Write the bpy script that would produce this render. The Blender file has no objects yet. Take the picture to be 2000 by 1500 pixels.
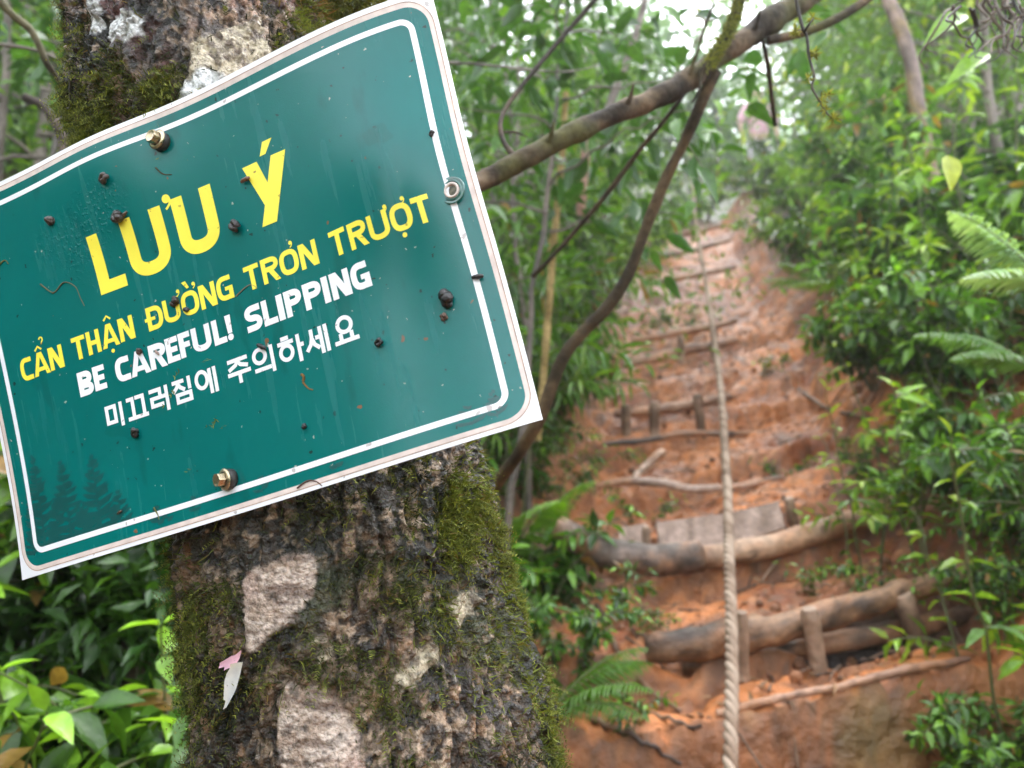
import bpy, math, random
import numpy as np
from mathutils import Vector
R_ = math.radians
rng = np.random.default_rng(7)
random.seed(7)
SC = bpy.context.scene
COL = SC.collection

# ------------------------------------------------------------------ camera
PITCH = R_(8.0)
FPX = 1500.0                      # focal length in pixels of the 2000 x 1500 frame
CZ = 1.5
cam = bpy.data.cameras.new('camera')
cam.lens, cam.sensor_width, cam.clip_start, cam.clip_end = 27.0, 36.0, 0.02, 400.0
cam.dof.use_dof, cam.dof.focus_distance, cam.dof.aperture_fstop = True, 0.535, 6.6
camo = bpy.data.objects.new('camera', cam)
camo.location, camo.rotation_euler = (0, 0, CZ), (R_(90) + PITCH, 0, 0)
COL.objects.link(camo)
SC.camera = camo

# ------------------------------------------------------------------ world, sun, exposure
SUN_EL, SUN_AZ = R_(58), R_(35)
world = bpy.data.worlds.new('World')
SC.world = world
world.use_nodes = True
nt = world.node_tree
nt.nodes.clear()
o_ = nt.nodes.new('ShaderNodeOutputWorld')
bg = nt.nodes.new('ShaderNodeBackground')
sky = nt.nodes.new('ShaderNodeTexSky')
sky.sky_type, sky.sun_disc = 'NISHITA', False
sky.sun_elevation, sky.sun_rotation = SUN_EL, SUN_AZ
sky.air_density, sky.dust_density = 1.0, 1.0
hsv = nt.nodes.new('ShaderNodeHueSaturation')
hsv.inputs['Saturation'].default_value = 0.22      # an even cloud cover: the sky is nearly white
bg.inputs['Strength'].default_value = 0.15
nt.links.new(sky.outputs[0], hsv.inputs['Color'])
nt.links.new(hsv.outputs[0], bg.inputs['Color'])
nt.links.new(bg.outputs[0], o_.inputs['Surface'])
sun = bpy.data.lights.new('sun', 'SUN')
sun.energy, sun.angle, sun.color = 0.5, R_(45), (1.0, 0.99, 0.97)
suno = bpy.data.objects.new('sun', sun)
sd = Vector((math.sin(SUN_AZ) * math.cos(SUN_EL), math.cos(SUN_AZ) * math.cos(SUN_EL), math.sin(SUN_EL)))
suno.rotation_euler = sd.to_track_quat('Z', 'Y').to_euler()
suno.location = (0, 0, 30)
COL.objects.link(suno)
SC.view_settings.view_transform, SC.view_settings.look = 'Standard', 'None'
SC.view_settings.exposure, SC.view_settings.gamma = 3.1, 1.0
SC.render.engine = 'CYCLES'
cy = SC.cycles
cy.use_denoising = True
cy.max_bounces, cy.diffuse_bounces, cy.glossy_bounces, cy.transmission_bounces = 7, 3, 3, 4
cy.transparent_max_bounces, cy.volume_bounces = 6, 1
cy.sample_clamp_indirect = 6.0
cy.caustics_reflective = cy.caustics_refractive = False

# ------------------------------------------------------------------ helpers
cp, sp = math.cos(PITCH), math.sin(PITCH)
A = np.array
def P(px, py, d):
    """world point seen at pixel (px,py) of the photo at depth d along the view axis"""
    x, v = (px - 1000) / FPX, (750 - py) / FPX
    return A([d * x, d * (cp - v * sp), CZ + d * (sp + v * cp)])
def pix(p):
    p = np.asarray(p, float)
    X, Y, Z = p[..., 0], p[..., 1], p[..., 2] - CZ
    d = Y * cp + Z * sp
    v = (-Y * sp + Z * cp) / d
    return 1000 + FPX * X / d, 750 - FPX * v, d

def _h(ix, iy, iz, s):
    with np.errstate(over='ignore'):
        n = (ix.astype(np.int64) * 374761393 + iy.astype(np.int64) * 668265263 + iz.astype(np.int64) * 1274126177 + s * 1013904223) & 0xffffffff
        n = ((n ^ (n >> 13)) * 1274126177) & 0xffffffff
        n = ((n ^ (n >> 16)) * 2246822519) & 0xffffffff
    return ((n >> 8) & 0xffff) / 65535.0
def vn(p, f, s=0):
    """value noise 0..1"""
    q = np.asarray(p, float) * f
    i = np.floor(q)
    t = q - i
    t = t * t * (3 - 2 * t)
    i = i.astype(np.int64)
    x, y, z = i[..., 0], i[..., 1], i[..., 2]
    a, b, c = t[..., 0], t[..., 1], t[..., 2]
    r = 0
    for dx in (0, 1):
        for dy in (0, 1):
            for dz in (0, 1):
                r = r + _h(x + dx, y + dy, z + dz, s) * (a if dx else 1 - a) * (b if dy else 1 - b) * (c if dz else 1 - c)
    return r
def fbm(p, f, o=4, s=0, g=0.5):
    r, a, t = 0, 1.0, 0
    for k in range(o):
        r = r + a * vn(p, f * 2 ** k, s + 17 * k)
        t += a
        a *= g
    return r / t
def sst(a, b, x):
    t = np.clip((x - a) / (b - a), 0, 1)
    return t * t * (3 - 2 * t)
def nrm(v):
    return v / np.maximum(np.linalg.norm(v, axis=-1, keepdims=True), 1e-9)
def mixc(a, b, t):
    t = np.asarray(t)[..., None]
    return np.asarray(a) * (1 - t) + np.asarray(b) * t

class MB:
    """collects vertices, faces and point colours; build() links them as ONE mesh object"""
    def __init__(s): s.v, s.c, s.f, s.n = [], [], [], 0
    def add(s, v, f, c=None):
        v = np.asarray(v, float).reshape(-1, 3)
        f = np.asarray(f, np.int64)
        s.v.append(v)
        s.f.append(f + s.n)
        if c is None: c = np.full((len(v), 3), 0.5)
        c = np.broadcast_to(np.asarray(c, float), (len(v), 3))
        s.c.append(c)
        s.n += len(v)
    def mesh(s, name, smooth=True, origin=None):
        me = bpy.data.meshes.new(name)
        V = np.concatenate(s.v) if s.v else np.zeros((0, 3))
        if origin is not None: V = V - np.asarray(origin)
        Cc = np.concatenate(s.c)
        me.vertices.add(len(V))
        me.vertices.foreach_set('co', V.astype(np.float32).ravel())
        li = np.concatenate([f.ravel() for f in s.f])
        ls = np.concatenate([np.full(len(f), f.shape[1]) for f in s.f])
        me.loops.add(len(li))
        me.loops.foreach_set('vertex_index', li.astype(np.int32))
        me.polygons.add(len(ls))
        st = np.concatenate([[0], np.cumsum(ls)[:-1]])
        me.polygons.foreach_set('loop_start', st.astype(np.int32))
        me.polygons.foreach_set('loop_total', ls.astype(np.int32))
        me.update(calc_edges=True)
        at = me.color_attributes.new('Col', 'FLOAT_COLOR', 'POINT')
        at.data.foreach_set('color', np.concatenate([Cc, np.ones((len(Cc), 1))], 1).astype(np.float32).ravel())
        if smooth: me.polygons.foreach_set('use_smooth', np.ones(len(ls), bool))
        me.validate()
        return me
    def build(s, name, mat, parent=None, smooth=True, origin=None):
        me = s.mesh(name, smooth, origin)
        me.materials.append(mat)
        o = bpy.data.objects.new(name, me)
        COL.objects.link(o)
        if origin is not None: o.location = origin
        if parent is not None:
            o.parent = parent
            if origin is not None: o.location = Vector(origin) - parent.location
        return o
def tag(o, label=None, cat=None, group=None, kind=None):
    if label: o['label'] = label
    if cat: o['category'] = cat
    if group: o['group'] = group
    if kind: o['kind'] = kind
    return o
def empty(name, loc=(0, 0, 0)):
    e = bpy.data.objects.new(name, None)
    e.empty_display_size = 0.05
    e.location = loc
    COL.objects.link(e)
    return e
def copy_tree(o):
    c = o.copy()
    COL.objects.link(c)
    for ch in [k for k in o.children]:
        d = ch.copy()
        COL.objects.link(d)
        d.parent = c
    return c

def spline(pts, n):
    """Catmull-Rom through pts (k,m) resampled to n points"""
    p = np.asarray(pts, float)
    if len(p) == 2: return p[0] + (p[1] - p[0]) * np.linspace(0, 1, n)[:, None]
    q = np.vstack([2 * p[0] - p[1], p, 2 * p[-1] - p[-2]])
    d = np.concatenate([[0], np.cumsum(np.linalg.norm(np.diff(p[:, :3], axis=0), axis=1))])
    t = np.interp(np.linspace(0, d[-1], n), d, np.arange(len(p)))
    i = np.minimum(t.astype(int), len(p) - 2)
    u = (t - i)[:, None]
    a, b, c, e = q[i], q[i + 1], q[i + 2], q[i + 3]
    return 0.5 * (2 * b + (c - a) * u + (2 * a - 5 * b + 4 * c - e) * u * u + (3 * b - a - 3 * c + e) * u ** 3)
def tube(mb, pts, rad, seg=8, col=(.2, .15, .1), bump=0.0, bf=30.0, caps=True, seed=0, colf=None):
    p = np.asarray(pts, float)
    n = len(p)
    rad = np.broadcast_to(np.asarray(rad, float), (n,))
    t = nrm(np.gradient(p, axis=0))
    ref = A([0, 0, 1.0]) if abs(t[:, 2]).mean() < 0.8 else A([1.0, 0, 0])
    s = nrm(np.cross(t, ref))
    b = np.cross(s, t)
    a = np.linspace(0, 2 * np.pi, seg, endpoint=False)
    ring = s[:, None] * np.cos(a)[None, :, None] + b[:, None] * np.sin(a)[None, :, None]
    V = p[:, None] + ring * rad[:, None, None]
    if bump: V = p[:, None] + ring * (rad[:, None] * (1 + bump * (fbm(V, bf, 3, seed) - .5) * 2))[..., None]
    i = np.arange(n - 1)[:, None] * seg
    j = np.arange(seg)[None]
    k = (j + 1) % seg
    F = np.stack([i + j, i + k, i + seg + k, i + seg + j], -1).reshape(-1, 4)
    c = np.asarray(col, float)
    if c.ndim == 2: c = np.repeat(c, seg, 0)
    if colf is not None: c = colf(V.reshape(-1, 3))
    base = mb.n
    mb.add(V, F, c)
    if caps:
        cc = c if np.ndim(c) == 1 else None
        for e, fl in ((0, True), (n - 1, False)):
            idx = np.arange(seg) + e * seg
            ctr = p[e]
            vv = np.vstack([V.reshape(-1, 3)[idx], ctr])
            ff = np.stack([np.arange(seg), (np.arange(seg) + 1) % seg, np.full(seg, seg)], 1)
            if fl: ff = ff[:, ::-1]
            mb.add(vv, ff, cc if cc is not None else c[idx[0]])

def leaf_tpl(rows, fold=.18, droop=.25, shape='ovate'):
    t = np.linspace(0, 1, rows + 1)
    if shape == 'ovate': w = np.sin(np.pi * np.minimum(t ** .75, 1)) ** .9 * (1 - .25 * t)
    elif shape == 'lance': w = np.sin(np.pi * t ** .85) ** 1.0
    else: w = 1 - (2 * t - 1) ** 4
    w = np.maximum(w, 0.0) / max(w.max(), 1e-6) * .5
    w[-1] = 0.004
    w[0] = 0.03
    z = -droop * t ** 2
    v = []
    for k in range(rows + 1):
        v += [(-w[k], t[k], z[k] + fold * w[k]), (0, t[k], z[k]), (w[k], t[k], z[k] + fold * w[k])]
    f = []
    for k in range(rows):
        a = 3 * k
        f += [(a, a + 1, a + 4, a + 3), (a + 1, a + 2, a + 5, a + 4)]
    return A(v), A(f)
LT = {'o5': leaf_tpl(5), 'o3': leaf_tpl(3), 'l4': leaf_tpl(4, .2, .2, 'lance'), 'l3': leaf_tpl(3, .2, .3, 'lance'), 'l2': leaf_tpl(2, .15, .25, 'lance'),
      'o2': leaf_tpl(2, .2, .25)}
LT['b'] = (A([(-.5, 0, 0), (.5, 0, 0), (.35, .55, .05), (-.35, .55, .05), (0, 1, -.08)]), A([(0, 1, 2, 3)]))
def leaves(mb, pos, d, up, ln, wd, col, tpl='o3', crease=None):
    pos = np.asarray(pos, float)
    n = len(pos)
    if n == 0: return
    y = nrm(np.asarray(d, float))
    x = nrm(np.cross(y, np.broadcast_to(np.asarray(up, float), y.shape)))
    z = np.cross(x, y)
    ln = np.broadcast_to(np.asarray(ln, float), (n,))
    wd = np.broadcast_to(np.asarray(wd, float), (n,))
    T, F = LT[tpl]
    V = pos[:, None] + x[:, None] * (T[None, :, 0:1] * wd[:, None, None]) + y[:, None] * (T[None, :, 1:2] * ln[:, None, None]) + z[:, None] * (T[None, :, 2:3] * ln[:, None, None])
    C = np.repeat(np.broadcast_to(np.asarray(col, float), (n, 3))[:, None], len(T), 1)
    if tpl == 'b':
        F = np.array([(0, 1, 2, 3)])
        ff = (np.arange(n)[:, None, None] * len(T) + F[None]).reshape(-1, 4)
        mb.add(V, ff, C.reshape(-1, 3))
        f3 = (np.arange(n)[:, None] * len(T) + A([3, 2, 4])[None])
        mb.f.append(f3 + mb.n - n * len(T))
        return
    ff = (np.arange(n)[:, None, None] * len(T) + F[None]).reshape(-1, 4)
    mb.add(V, ff, C.reshape(-1, 3))

# ------------------------------------------------------------------ materials
def M(name, rough=.6, attr=True, col=(.5, .5, .5), spec=.5, metal=0., noise=0., nscale=40., bump=0., bscale=60., transl=0., coat=0., spots=None, rnoise=0., bdetail=6.):
    m = bpy.data.materials.new(name)
    m.use_nodes = True
    t = m.node_tree
    N, L = t.nodes, t.links
    b = N['Principled BSDF']
    out = N['Material Output']
    b.inputs['Roughness'].default_value = rough
    b.inputs['Metallic'].default_value = metal
    b.inputs['Specular IOR Level'].default_value = spec
    b.inputs['Coat Weight'].default_value = coat
    b.inputs['Coat Roughness'].default_value = .12
    tc = N.new('ShaderNodeTexCoord')
    if attr:
        a = N.new('ShaderNodeAttribute')
        a.attribute_name = 'Col'
        src = a.outputs['Color']
    else:
        a = N.new('ShaderNodeRGB')
        a.outputs[0].default_value = (*col, 1)
        src = a.outputs[0]
    if noise:
        nz = N.new('ShaderNodeTexNoise')
        nz.inputs['Scale'].default_value = nscale
        nz.inputs['Detail'].default_value = 6
        L.new(tc.outputs['Object'], nz.inputs['Vector'])
        mr = N.new('ShaderNodeMapRange')
        mr.inputs['From Min'].default_value, mr.inputs['From Max'].default_value = .3, .7
        mr.inputs['To Min'].default_value, mr.inputs['To Max'].default_value = 1 - noise, 1 + noise
        L.new(nz.outputs[0], mr.inputs[0])
        mx = N.new('ShaderNodeMix')
        mx.data_type, mx.blend_type = 'RGBA', 'MULTIPLY'
        mx.inputs['Factor'].default_value = 1
        L.new(src, mx.inputs[6])
        L.new(mr.outputs[0], mx.inputs[7])
        src = mx.outputs[2]
        if rnoise:
            mr2 = N.new('ShaderNodeMapRange')
            mr2.inputs['From Min'].default_value, mr2.inputs['From Max'].default_value = .3, .7
            mr2.inputs['To Min'].default_value, mr2.inputs['To Max'].default_value = max(rough - rnoise, .03), rough + rnoise
            L.new(nz.outputs[0], mr2.inputs[0])
            L.new(mr2.outputs[0], b.inputs['Roughness'])
    for sp_ in (spots or []):
        # dirt specks with a shape of their own: (scale, radius, density 0..1, colour, strength)
        sc_, ra, den, cc, stg = sp_
        vo = N.new('ShaderNodeTexVoronoi')
        vo.inputs['Scale'].default_value = sc_
        wn = N.new('ShaderNodeTexNoise')
        wn.inputs['Scale'].default_value = sc_ * 2.5
        L.new(tc.outputs['Object'], wn.inputs['Vector'])
        va = N.new('ShaderNodeVectorMath')
        va.operation = 'MULTIPLY_ADD'
        va.inputs[1].default_value = (.6 / sc_,) * 3
        L.new(wn.outputs['Color'], va.inputs[0])
        L.new(tc.outputs['Object'], va.inputs[2])
        L.new(va.outputs[0], vo.inputs['Vector'])
        sx = N.new('ShaderNodeSeparateColor')
        L.new(vo.outputs['Color'], sx.inputs[0])
        # radius varies by cell; cells above the density get none
        m1 = N.new('ShaderNodeMapRange')
        m1.inputs['From Min'].default_value, m1.inputs['From Max'].default_value = 0, den
        m1.inputs['To Min'].default_value, m1.inputs['To Max'].default_value = ra, 0
        L.new(sx.outputs[0], m1.inputs[0])
        m2 = N.new('ShaderNodeMath')
        m2.operation = 'LESS_THAN'
        L.new(vo.outputs['Distance'], m2.inputs[0])
        L.new(m1.outputs[0], m2.inputs[1])
        m3 = N.new('ShaderNodeMath')
        m3.operation = 'MULTIPLY'
        m3.inputs[1].default_value = stg
        L.new(m2.outputs[0], m3.inputs[0])
        mx = N.new('ShaderNodeMix')
        mx.data_type = 'RGBA'
        mx.inputs[7].default_value = (*cc, 1)
        L.new(m3.outputs[0], mx.inputs[0])
        L.new(src, mx.inputs[6])
        src = mx.outputs[2]
    L.new(src, b.inputs['Base Color'])
    if bump:
        nb = N.new('ShaderNodeTexNoise')
        nb.inputs['Scale'].default_value, nb.inputs['Detail'].default_value = bscale, bdetail
        L.new(tc.outputs['Object'], nb.inputs['Vector'])
        bp = N.new('ShaderNodeBump')
        bp.inputs['Strength'].default_value = 1
        bp.inputs['Distance'].default_value = bump
        L.new(nb.outputs[0], bp.inputs['Height'])
        L.new(bp.outputs[0], b.inputs['Normal'])
    if transl:
        tr = N.new('ShaderNodeBsdfTranslucent')
        g = N.new('ShaderNodeMix')
        g.data_type, g.blend_type = 'RGBA', 'MULTIPLY'
        g.inputs[0].default_value = 1
        g.inputs[7].default_value = (1.5, 1.5, .6, 1)
        L.new(src, g.inputs[6])
        L.new(g.outputs[2], tr.inputs['Color'])
        ms = N.new('ShaderNodeMixShader')
        ms.inputs[0].default_value = transl
        L.new(b.outputs[0], ms.inputs[1])
        L.new(tr.outputs[0], ms.inputs[2])
        L.new(ms.outputs[0], out.inputs['Surface'])
    return m
def weather(m):
    """rain streaks and a thin film running down the plate, along the plate's own height"""
    t = m.node_tree
    N, L = t.nodes, t.links
    b = N['Principled BSDF']
    a = N.new('ShaderNodeAttribute'); a.attribute_name = 'Col'
    def nz(sc, scale, det=5):
        mp = N.new('ShaderNodeMapping'); mp.inputs['Scale'].default_value = sc
        L.new(a.outputs['Vector'], mp.inputs['Vector'])
        n = N.new('ShaderNodeTexNoise'); n.inputs['Scale'].default_value = scale; n.inputs['Detail'].default_value = det
        L.new(mp.outputs[0], n.inputs['Vector'])
        return n.outputs[0]
    def mr(src, a0, a1, b0, b1):
        n = N.new('ShaderNodeMapRange')
        for k, v in zip(('From Min', 'From Max', 'To Min', 'To Max'), (a0, a1, b0, b1)): n.inputs[k].default_value = v
        L.new(src, n.inputs[0])
        return n.outputs[0]
    streak, film, drops = nz((1, .05, 1), 46), nz((1, .55, 1), 5), nz((1, .72, 1), 130, 2)
    add = N.new('ShaderNodeMath'); add.operation = 'MULTIPLY'
    L.new(mr(streak, .5, .68, 0, 1), add.inputs[0]); L.new(mr(film, .42, .6, 0, 1), add.inputs[1])
    L.new(mr(add.outputs[0], 0, 1, .22, .42), b.inputs['Roughness'])
    old = b.inputs['Base Color'].links[0].from_socket
    mx = N.new('ShaderNodeMix'); mx.data_type = 'RGBA'; mx.inputs[7].default_value = (.008, .16, .15, 1)
    L.new(mr(add.outputs[0], 0, 1, 0, .45), mx.inputs[0]); L.new(old, mx.inputs[6])
    mx2 = N.new('ShaderNodeMix'); mx2.data_type = 'RGBA'; mx2.inputs[7].default_value = (.0, .085, .078, 1)
    L.new(mr(nz((1, .2, 1), 17), .60, .66, 0, .55), mx2.inputs[0]); L.new(mx.outputs[2], mx2.inputs[6])
    L.new(mx2.outputs[2], b.inputs['Base Color'])
    # beads of water in patches
    m2 = N.new('ShaderNodeMath'); m2.operation = 'MULTIPLY'
    L.new(mr(drops, .52, .66, 0, 1), m2.inputs[0]); ds = N.new('ShaderNodeVectorMath'); ds.operation = 'DISTANCE'; ds.inputs[1].default_value = (.285, .77, 0)
    L.new(a.outputs['Vector'], ds.inputs[0])
    ad = N.new('ShaderNodeMath'); ad.operation = 'ADD'
    L.new(ds.outputs['Value'], ad.inputs[0]); L.new(mr(nz((1, .7, 1), 9, 3), 0, 1, -.12, .12), ad.inputs[1])
    L.new(mr(ad.outputs[0], .05, .12, 1, 0), m2.inputs[1])
    bp = N.new('ShaderNodeBump'); bp.inputs['Distance'].default_value = .0002
    L.new(m2.outputs[0], bp.inputs['Height'])
    if b.inputs['Normal'].links: L.new(b.inputs['Normal'].links[0].from_socket, bp.inputs['Normal'])
    L.new(bp.outputs[0], b.inputs['Normal'])
DARK, RUST, PALE = (.012, .009, .007), (.22, .08, .03), (.55, .5, .42)
MAT = dict(
    leaf=M('wet_leaf', .24, transl=.36, noise=.22, nscale=60, bump=.002, bscale=90, spec=.5),
    bark=M('bark', .36, noise=.5, nscale=300, bump=.0036, bscale=330, spec=.5, rnoise=.2, bdetail=9),
    twig=M('twig', .7, noise=.35, nscale=90, bump=.002, bscale=140),
    moss=M('moss', .75, transl=.25, spec=.3),
    limb=M('limb_bark', .8, noise=.4, nscale=70, bump=.003, bscale=110, spec=.2),
    soil=M('red_clay', .55, noise=.28, nscale=22, bump=.02, bscale=30, spec=.45, rnoise=.16, bdetail=10),
    wood=M('wet_wood', .55, noise=.3, nscale=50, bump=.006, bscale=60),
    rope=M('rope', .85, noise=.2, nscale=300, bump=.001, bscale=500),
    green=M('sign_green', .24, attr=False, col=(.0, .128, .119), noise=.10, nscale=9, spec=.36, bump=.00006, bscale=900, rnoise=.07,
            spots=[(130, .17, .42, DARK, .85), (75, .12, .3, RUST, .8), (170, .13, .35, PALE, .75), (42, .09, .4, DARK, .8), (21, .3, .3, (.0, .095, .085), .5)]),
    white=M('sign_white', .35, attr=False, col=(.80, .80, .83), noise=.05, nscale=40, spots=[(120, .24, .6, (.25, .17, .13), .6), (60, .13, .4, (.1, .06, .04), .8)]),
    stain=M('rim_stain', .6, attr=False, col=(.66, .55, .50), noise=.14, nscale=130, spots=[(70, .2, .5, (.35, .2, .12), .6)]),
    seam=M('rim_seam', .7, attr=False, col=(.40, .27, .2), noise=.4, nscale=150),
    yellow=M('sign_yellow', .35, attr=False, col=(.86, .75, .065), noise=.05, nscale=60, spots=[(170, .2, .7, (.35, .25, .03), .75), (60, .12, .3, (.2, .08, .02), .8)]),
    ink=M('sign_ink', .32, attr=False, col=(.004, .072, .070), noise=.12, nscale=40),
    brass=M('zinc_bolt', .32, attr=False, col=(.50, .40, .26), metal=.9, noise=.25, nscale=200, rnoise=.1),
    rubber=M('rubber', .5, attr=False, col=(.03, .027, .025)),
    glassy=M('clear_washer', .12, attr=False, col=(.03, .12, .10), spec=.8, noise=.3, nscale=200),
    pellet=M('dark_crumb', .3, noise=.4, nscale=700, bump=.0007, bscale=900, spec=.6),
    paper=M('petal', .5, noise=.1, nscale=200, transl=.2),
    cloth=M('cloth', .8, noise=.1, nscale=20), skin=M('skin', .55),
)

weather(MAT['green'])
# ------------------------------------------------------------------ ground
#            Y     xc    half  z (relative to the camera)
_k = [(-30, .0, .5, -12.0), (-8, .0, .5, -4.6), (-3, .05, .5, -2.7), (0, .2, .5, -1.42), (0.8, .42, .48, -1.08), (1.70, .63, .46, -.74),
      (1.79, .66, .46, -.71), (1.845, .68, .46, -.475), (2.10, .76, .46, -.45), (2.135, .78, .46, -.345), (2.53, .78, .46, -.285), (2.565, .78, .46, -.19), (2.69, .79, .47, -.165), (2.725, .80, .47, -.09)]
_ln = A([(2.725, .80, .47, -.09), (3.15, .85, .48, .05), (3.78, 1.0, .5, .33), (4.6, 1.23, .52, .74), (5.3, 1.38, .52, 1.10), (6.6, 1.63, .49, 1.75), (8.1, 1.95, .46, 2.56), (9.7, 2.28, .45, 3.39)])
_y = 2.725
while _y < 9.4:                                   # cut earth steps: flattish tread, steep riser
    st_ = .52 + .22 * math.sin(_y * 37)
    a_, b_ = _y + st_ - .05 - .02 * (_y - 2.7), _y + st_
    z0, z1 = np.interp(_y, _ln[:, 0], _ln[:, 3]), np.interp(b_, _ln[:, 0], _ln[:, 3])
    _k.append((a_, np.interp(a_, _ln[:, 0], _ln[:, 1]), np.interp(a_, _ln[:, 0], _ln[:, 2]), z0 + (.42 + .03 * _y) * (z1 - z0)))
    _k.append((b_, np.interp(b_, _ln[:, 0], _ln[:, 1]), np.interp(b_, _ln[:, 0], _ln[:, 2]), z1))
    _y = b_
KN = A(_k + [(9.7, 2.28, .45, 3.39), (11.5, 3.4, .6, 4.5), (14, 4.6, .7, 5.9), (18, 6, .8, 7.6), (26, 8, 1, 9.6), (45, 8, 1, 11.5), (90, 8, 1, 13)])
def ground(x, y, fine=True):
    x, y = np.asarray(x, float), np.asarray(y, float)
    xc = np.interp(y, KN[:, 0], KN[:, 1])
    hw = np.interp(y, KN[:, 0], KN[:, 2])
    s = x - xc
    cs = .2 * np.interp(y, [-3, .5, 9, 14], [0, 1, 1, 0])
    # the step edges wander a little across the path
    p2 = np.stack([x, y, np.zeros_like(x)], -1)
    yy = y + (.08 * (vn(p2, 2.3, 3) - .5) + .16 * (fbm(p2, 6, 4, 33) - .5)) * sst(.4, 1.6, y) * (.6 + .5 * sst(2.6, 3.2, y)) - .15 * np.clip(s, -.6, .6)
    z = np.interp(yy, KN[:, 0], KN[:, 3]) + (cs + .07 * sst(2.2, 3, y) - .05 * sst(1.7, 1.8, y) * sst(2.25, 2.1, y)) * np.clip(s, -hw * 1.3, hw * 1.3)
    r = np.maximum(s - hw, 0)
    l = np.maximum(-s - hw, 0)
    far = sst(20, 9, y)
    z = z + far * (1.15 * np.minimum(r, .7) + .3 * np.clip(r - .7, 0, 6)) + far * (.32 * np.minimum(l, .6) + .10 * np.clip(l - .6, 0, 8))
    off = sst(0, .3, np.maximum(r, l))
    if fine:
        z = z + (fbm(p2, 1.3, 4, 5) - .5) * (.10 + .30 * off) + (fbm(p2, 8, 5, 9, .6) - .5) * (.085 + .05 * off) - .03 * sst(.55, .72, fbm(p2, 17, 3, 13))
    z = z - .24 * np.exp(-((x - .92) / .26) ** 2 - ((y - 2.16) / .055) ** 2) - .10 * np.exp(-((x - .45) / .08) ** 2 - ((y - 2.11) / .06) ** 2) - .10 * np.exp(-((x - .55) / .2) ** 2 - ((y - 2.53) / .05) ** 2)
    return z + CZ
def gpt(px, d):
    """ground point in the column px at view depth d"""
    X = (px - 1000) / FPX * d
    Y = d
    for _ in range(8):
        z = float(ground(X, Y)) - CZ
        Y = (d - z * sp) / cp
    return A([X, Y, z + CZ])
def axis(*seg):
    out = []
    for a, b, st in seg: out.append(np.arange(a, b, st))
    return np.concatenate(out)
gx = axis((-90, -12, 6), (-12, -3, .5), (-3, -.6, .1), (-.6, 2.6, .02), (2.6, 5, .08), (5, 14, .5), (14, 91, 6))
gy = axis((-40, -4, 3), (-4, .9, .2), (.9, 3.8, .012), (3.8, 6, .022), (6, 11, .06), (11, 20, .3), (20, 101, 5))
GX, GY = np.meshgrid(gx, gy)
GZ = ground(GX, GY)
gp = np.stack([GX, GY, GZ], -1).reshape(-1, 3)
ny, nx = GX.shape
ii = (np.arange(ny - 1)[:, None] * nx + np.arange(nx - 1)[None]).ravel()
F = np.stack([ii, ii + 1, ii + nx + 1, ii + nx], 1)
s_ = GX - np.interp(GY, KN[:, 0], KN[:, 1])
hw_ = np.interp(GY, KN[:, 0], KN[:, 2])
edge = (np.abs(s_) - hw_).ravel()
n1, n2, n3 = fbm(gp, 3, 5, 21), fbm(gp, 14, 4, 31), fbm(gp, 1.6, 3, 41)
clay = mixc((.20, .057, .017), (.47, .165, .05), sst(.35, .65, n1))
clay = mixc(clay, (.14, .066, .038), sst(.5, .66, n2) * .75)
clay = mixc(clay, (.52, .26, .13), sst(.58, .7, fbm(gp, 22, 4, 61)) * .5)
clay = mixc(clay, (.09, .05, .032), sst(.62, .72, fbm(gp, 40, 3, 71)) * .7)
clay = mixc(clay, (.44, .155, .045), sst(.55, .7, n3) * .6)
humus = mixc((.035, .022, .013), (.11, .055, .03), sst(.4, .65, n2))
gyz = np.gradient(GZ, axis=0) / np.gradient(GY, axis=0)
clay = mixc(clay, (.115, .062, .036), sst(1.0, 2.4, gyz.ravel()) * sst(.35, .65, n1) * .6)      # cut risers: darker brown where the slope is steep
bank = sst(.0, .12, edge) * sst(1.0, .55, edge) * (s_.ravel() > 0)
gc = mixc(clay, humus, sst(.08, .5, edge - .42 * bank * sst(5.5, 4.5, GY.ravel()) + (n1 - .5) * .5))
moss_f = sst(.48, .66, fbm(gp, 6, 4, 77)) * sst(1.92, 1.84, GY.ravel()) * sst(1.6, 1.72, GY.ravel()) * .5   # green film on the nearest step face
gc = mixc(gc, (.13, .115, .035), moss_f)
gc = mixc(gc, (.05, .06, .02), sst(9.6, 10.4, GY.ravel()))
gc = mixc(gc, (.03, .018, .012), np.clip(1.6 * np.exp(-((GX - .9) / .32) ** 2 - ((GY - 2.17) / .06) ** 2), 0, 1).ravel())  # shade of the gap under the near log, painted into the soil colour
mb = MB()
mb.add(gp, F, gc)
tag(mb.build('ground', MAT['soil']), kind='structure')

# ------------------------------------------------------------------ the sign: pose and bend of the plate
SP = [-0.081042, -0.312389, 0.267528, -0.203548, 0.055686, -0.520264, 0.289999, 0.006249, 0.005709, 0.007413, 0.007552, 0.014286, 0.014774, 0.017271, 0.014358, 1.19283, -0.232648, 0.486035, -1.041586, 0.350133, 0.154906, -0.034845, -1.711139, -0.279571, -0.094828, 0.146156, 0.194072, 1.155279, 0.931497, -0.211568, 1.440934, 0.252853, -1.220545, 1.681344, -0.564521, 0.822945, 1.645422, 0.402675, -0.067223, 0.317841, 3.151781, 0.41827, -1.135247]
def _rot(a):
    cx, sx, cy_, sy, cz, sz = math.cos(a[0]), math.sin(a[0]), math.cos(a[1]), math.sin(a[1]), math.cos(a[2]), math.sin(a[2])
    return A([[1, 0, 0], [0, cx, -sx], [0, sx, cx]]) @ A([[cy_, 0, sy], [0, 1, 0], [-sy, 0, cy_]]) @ A([[cz, -sz, 0], [sz, cz, 0], [0, 0, 1]])
SR, ST = _rot(SP[:3]), A(SP[3:6])
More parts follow.
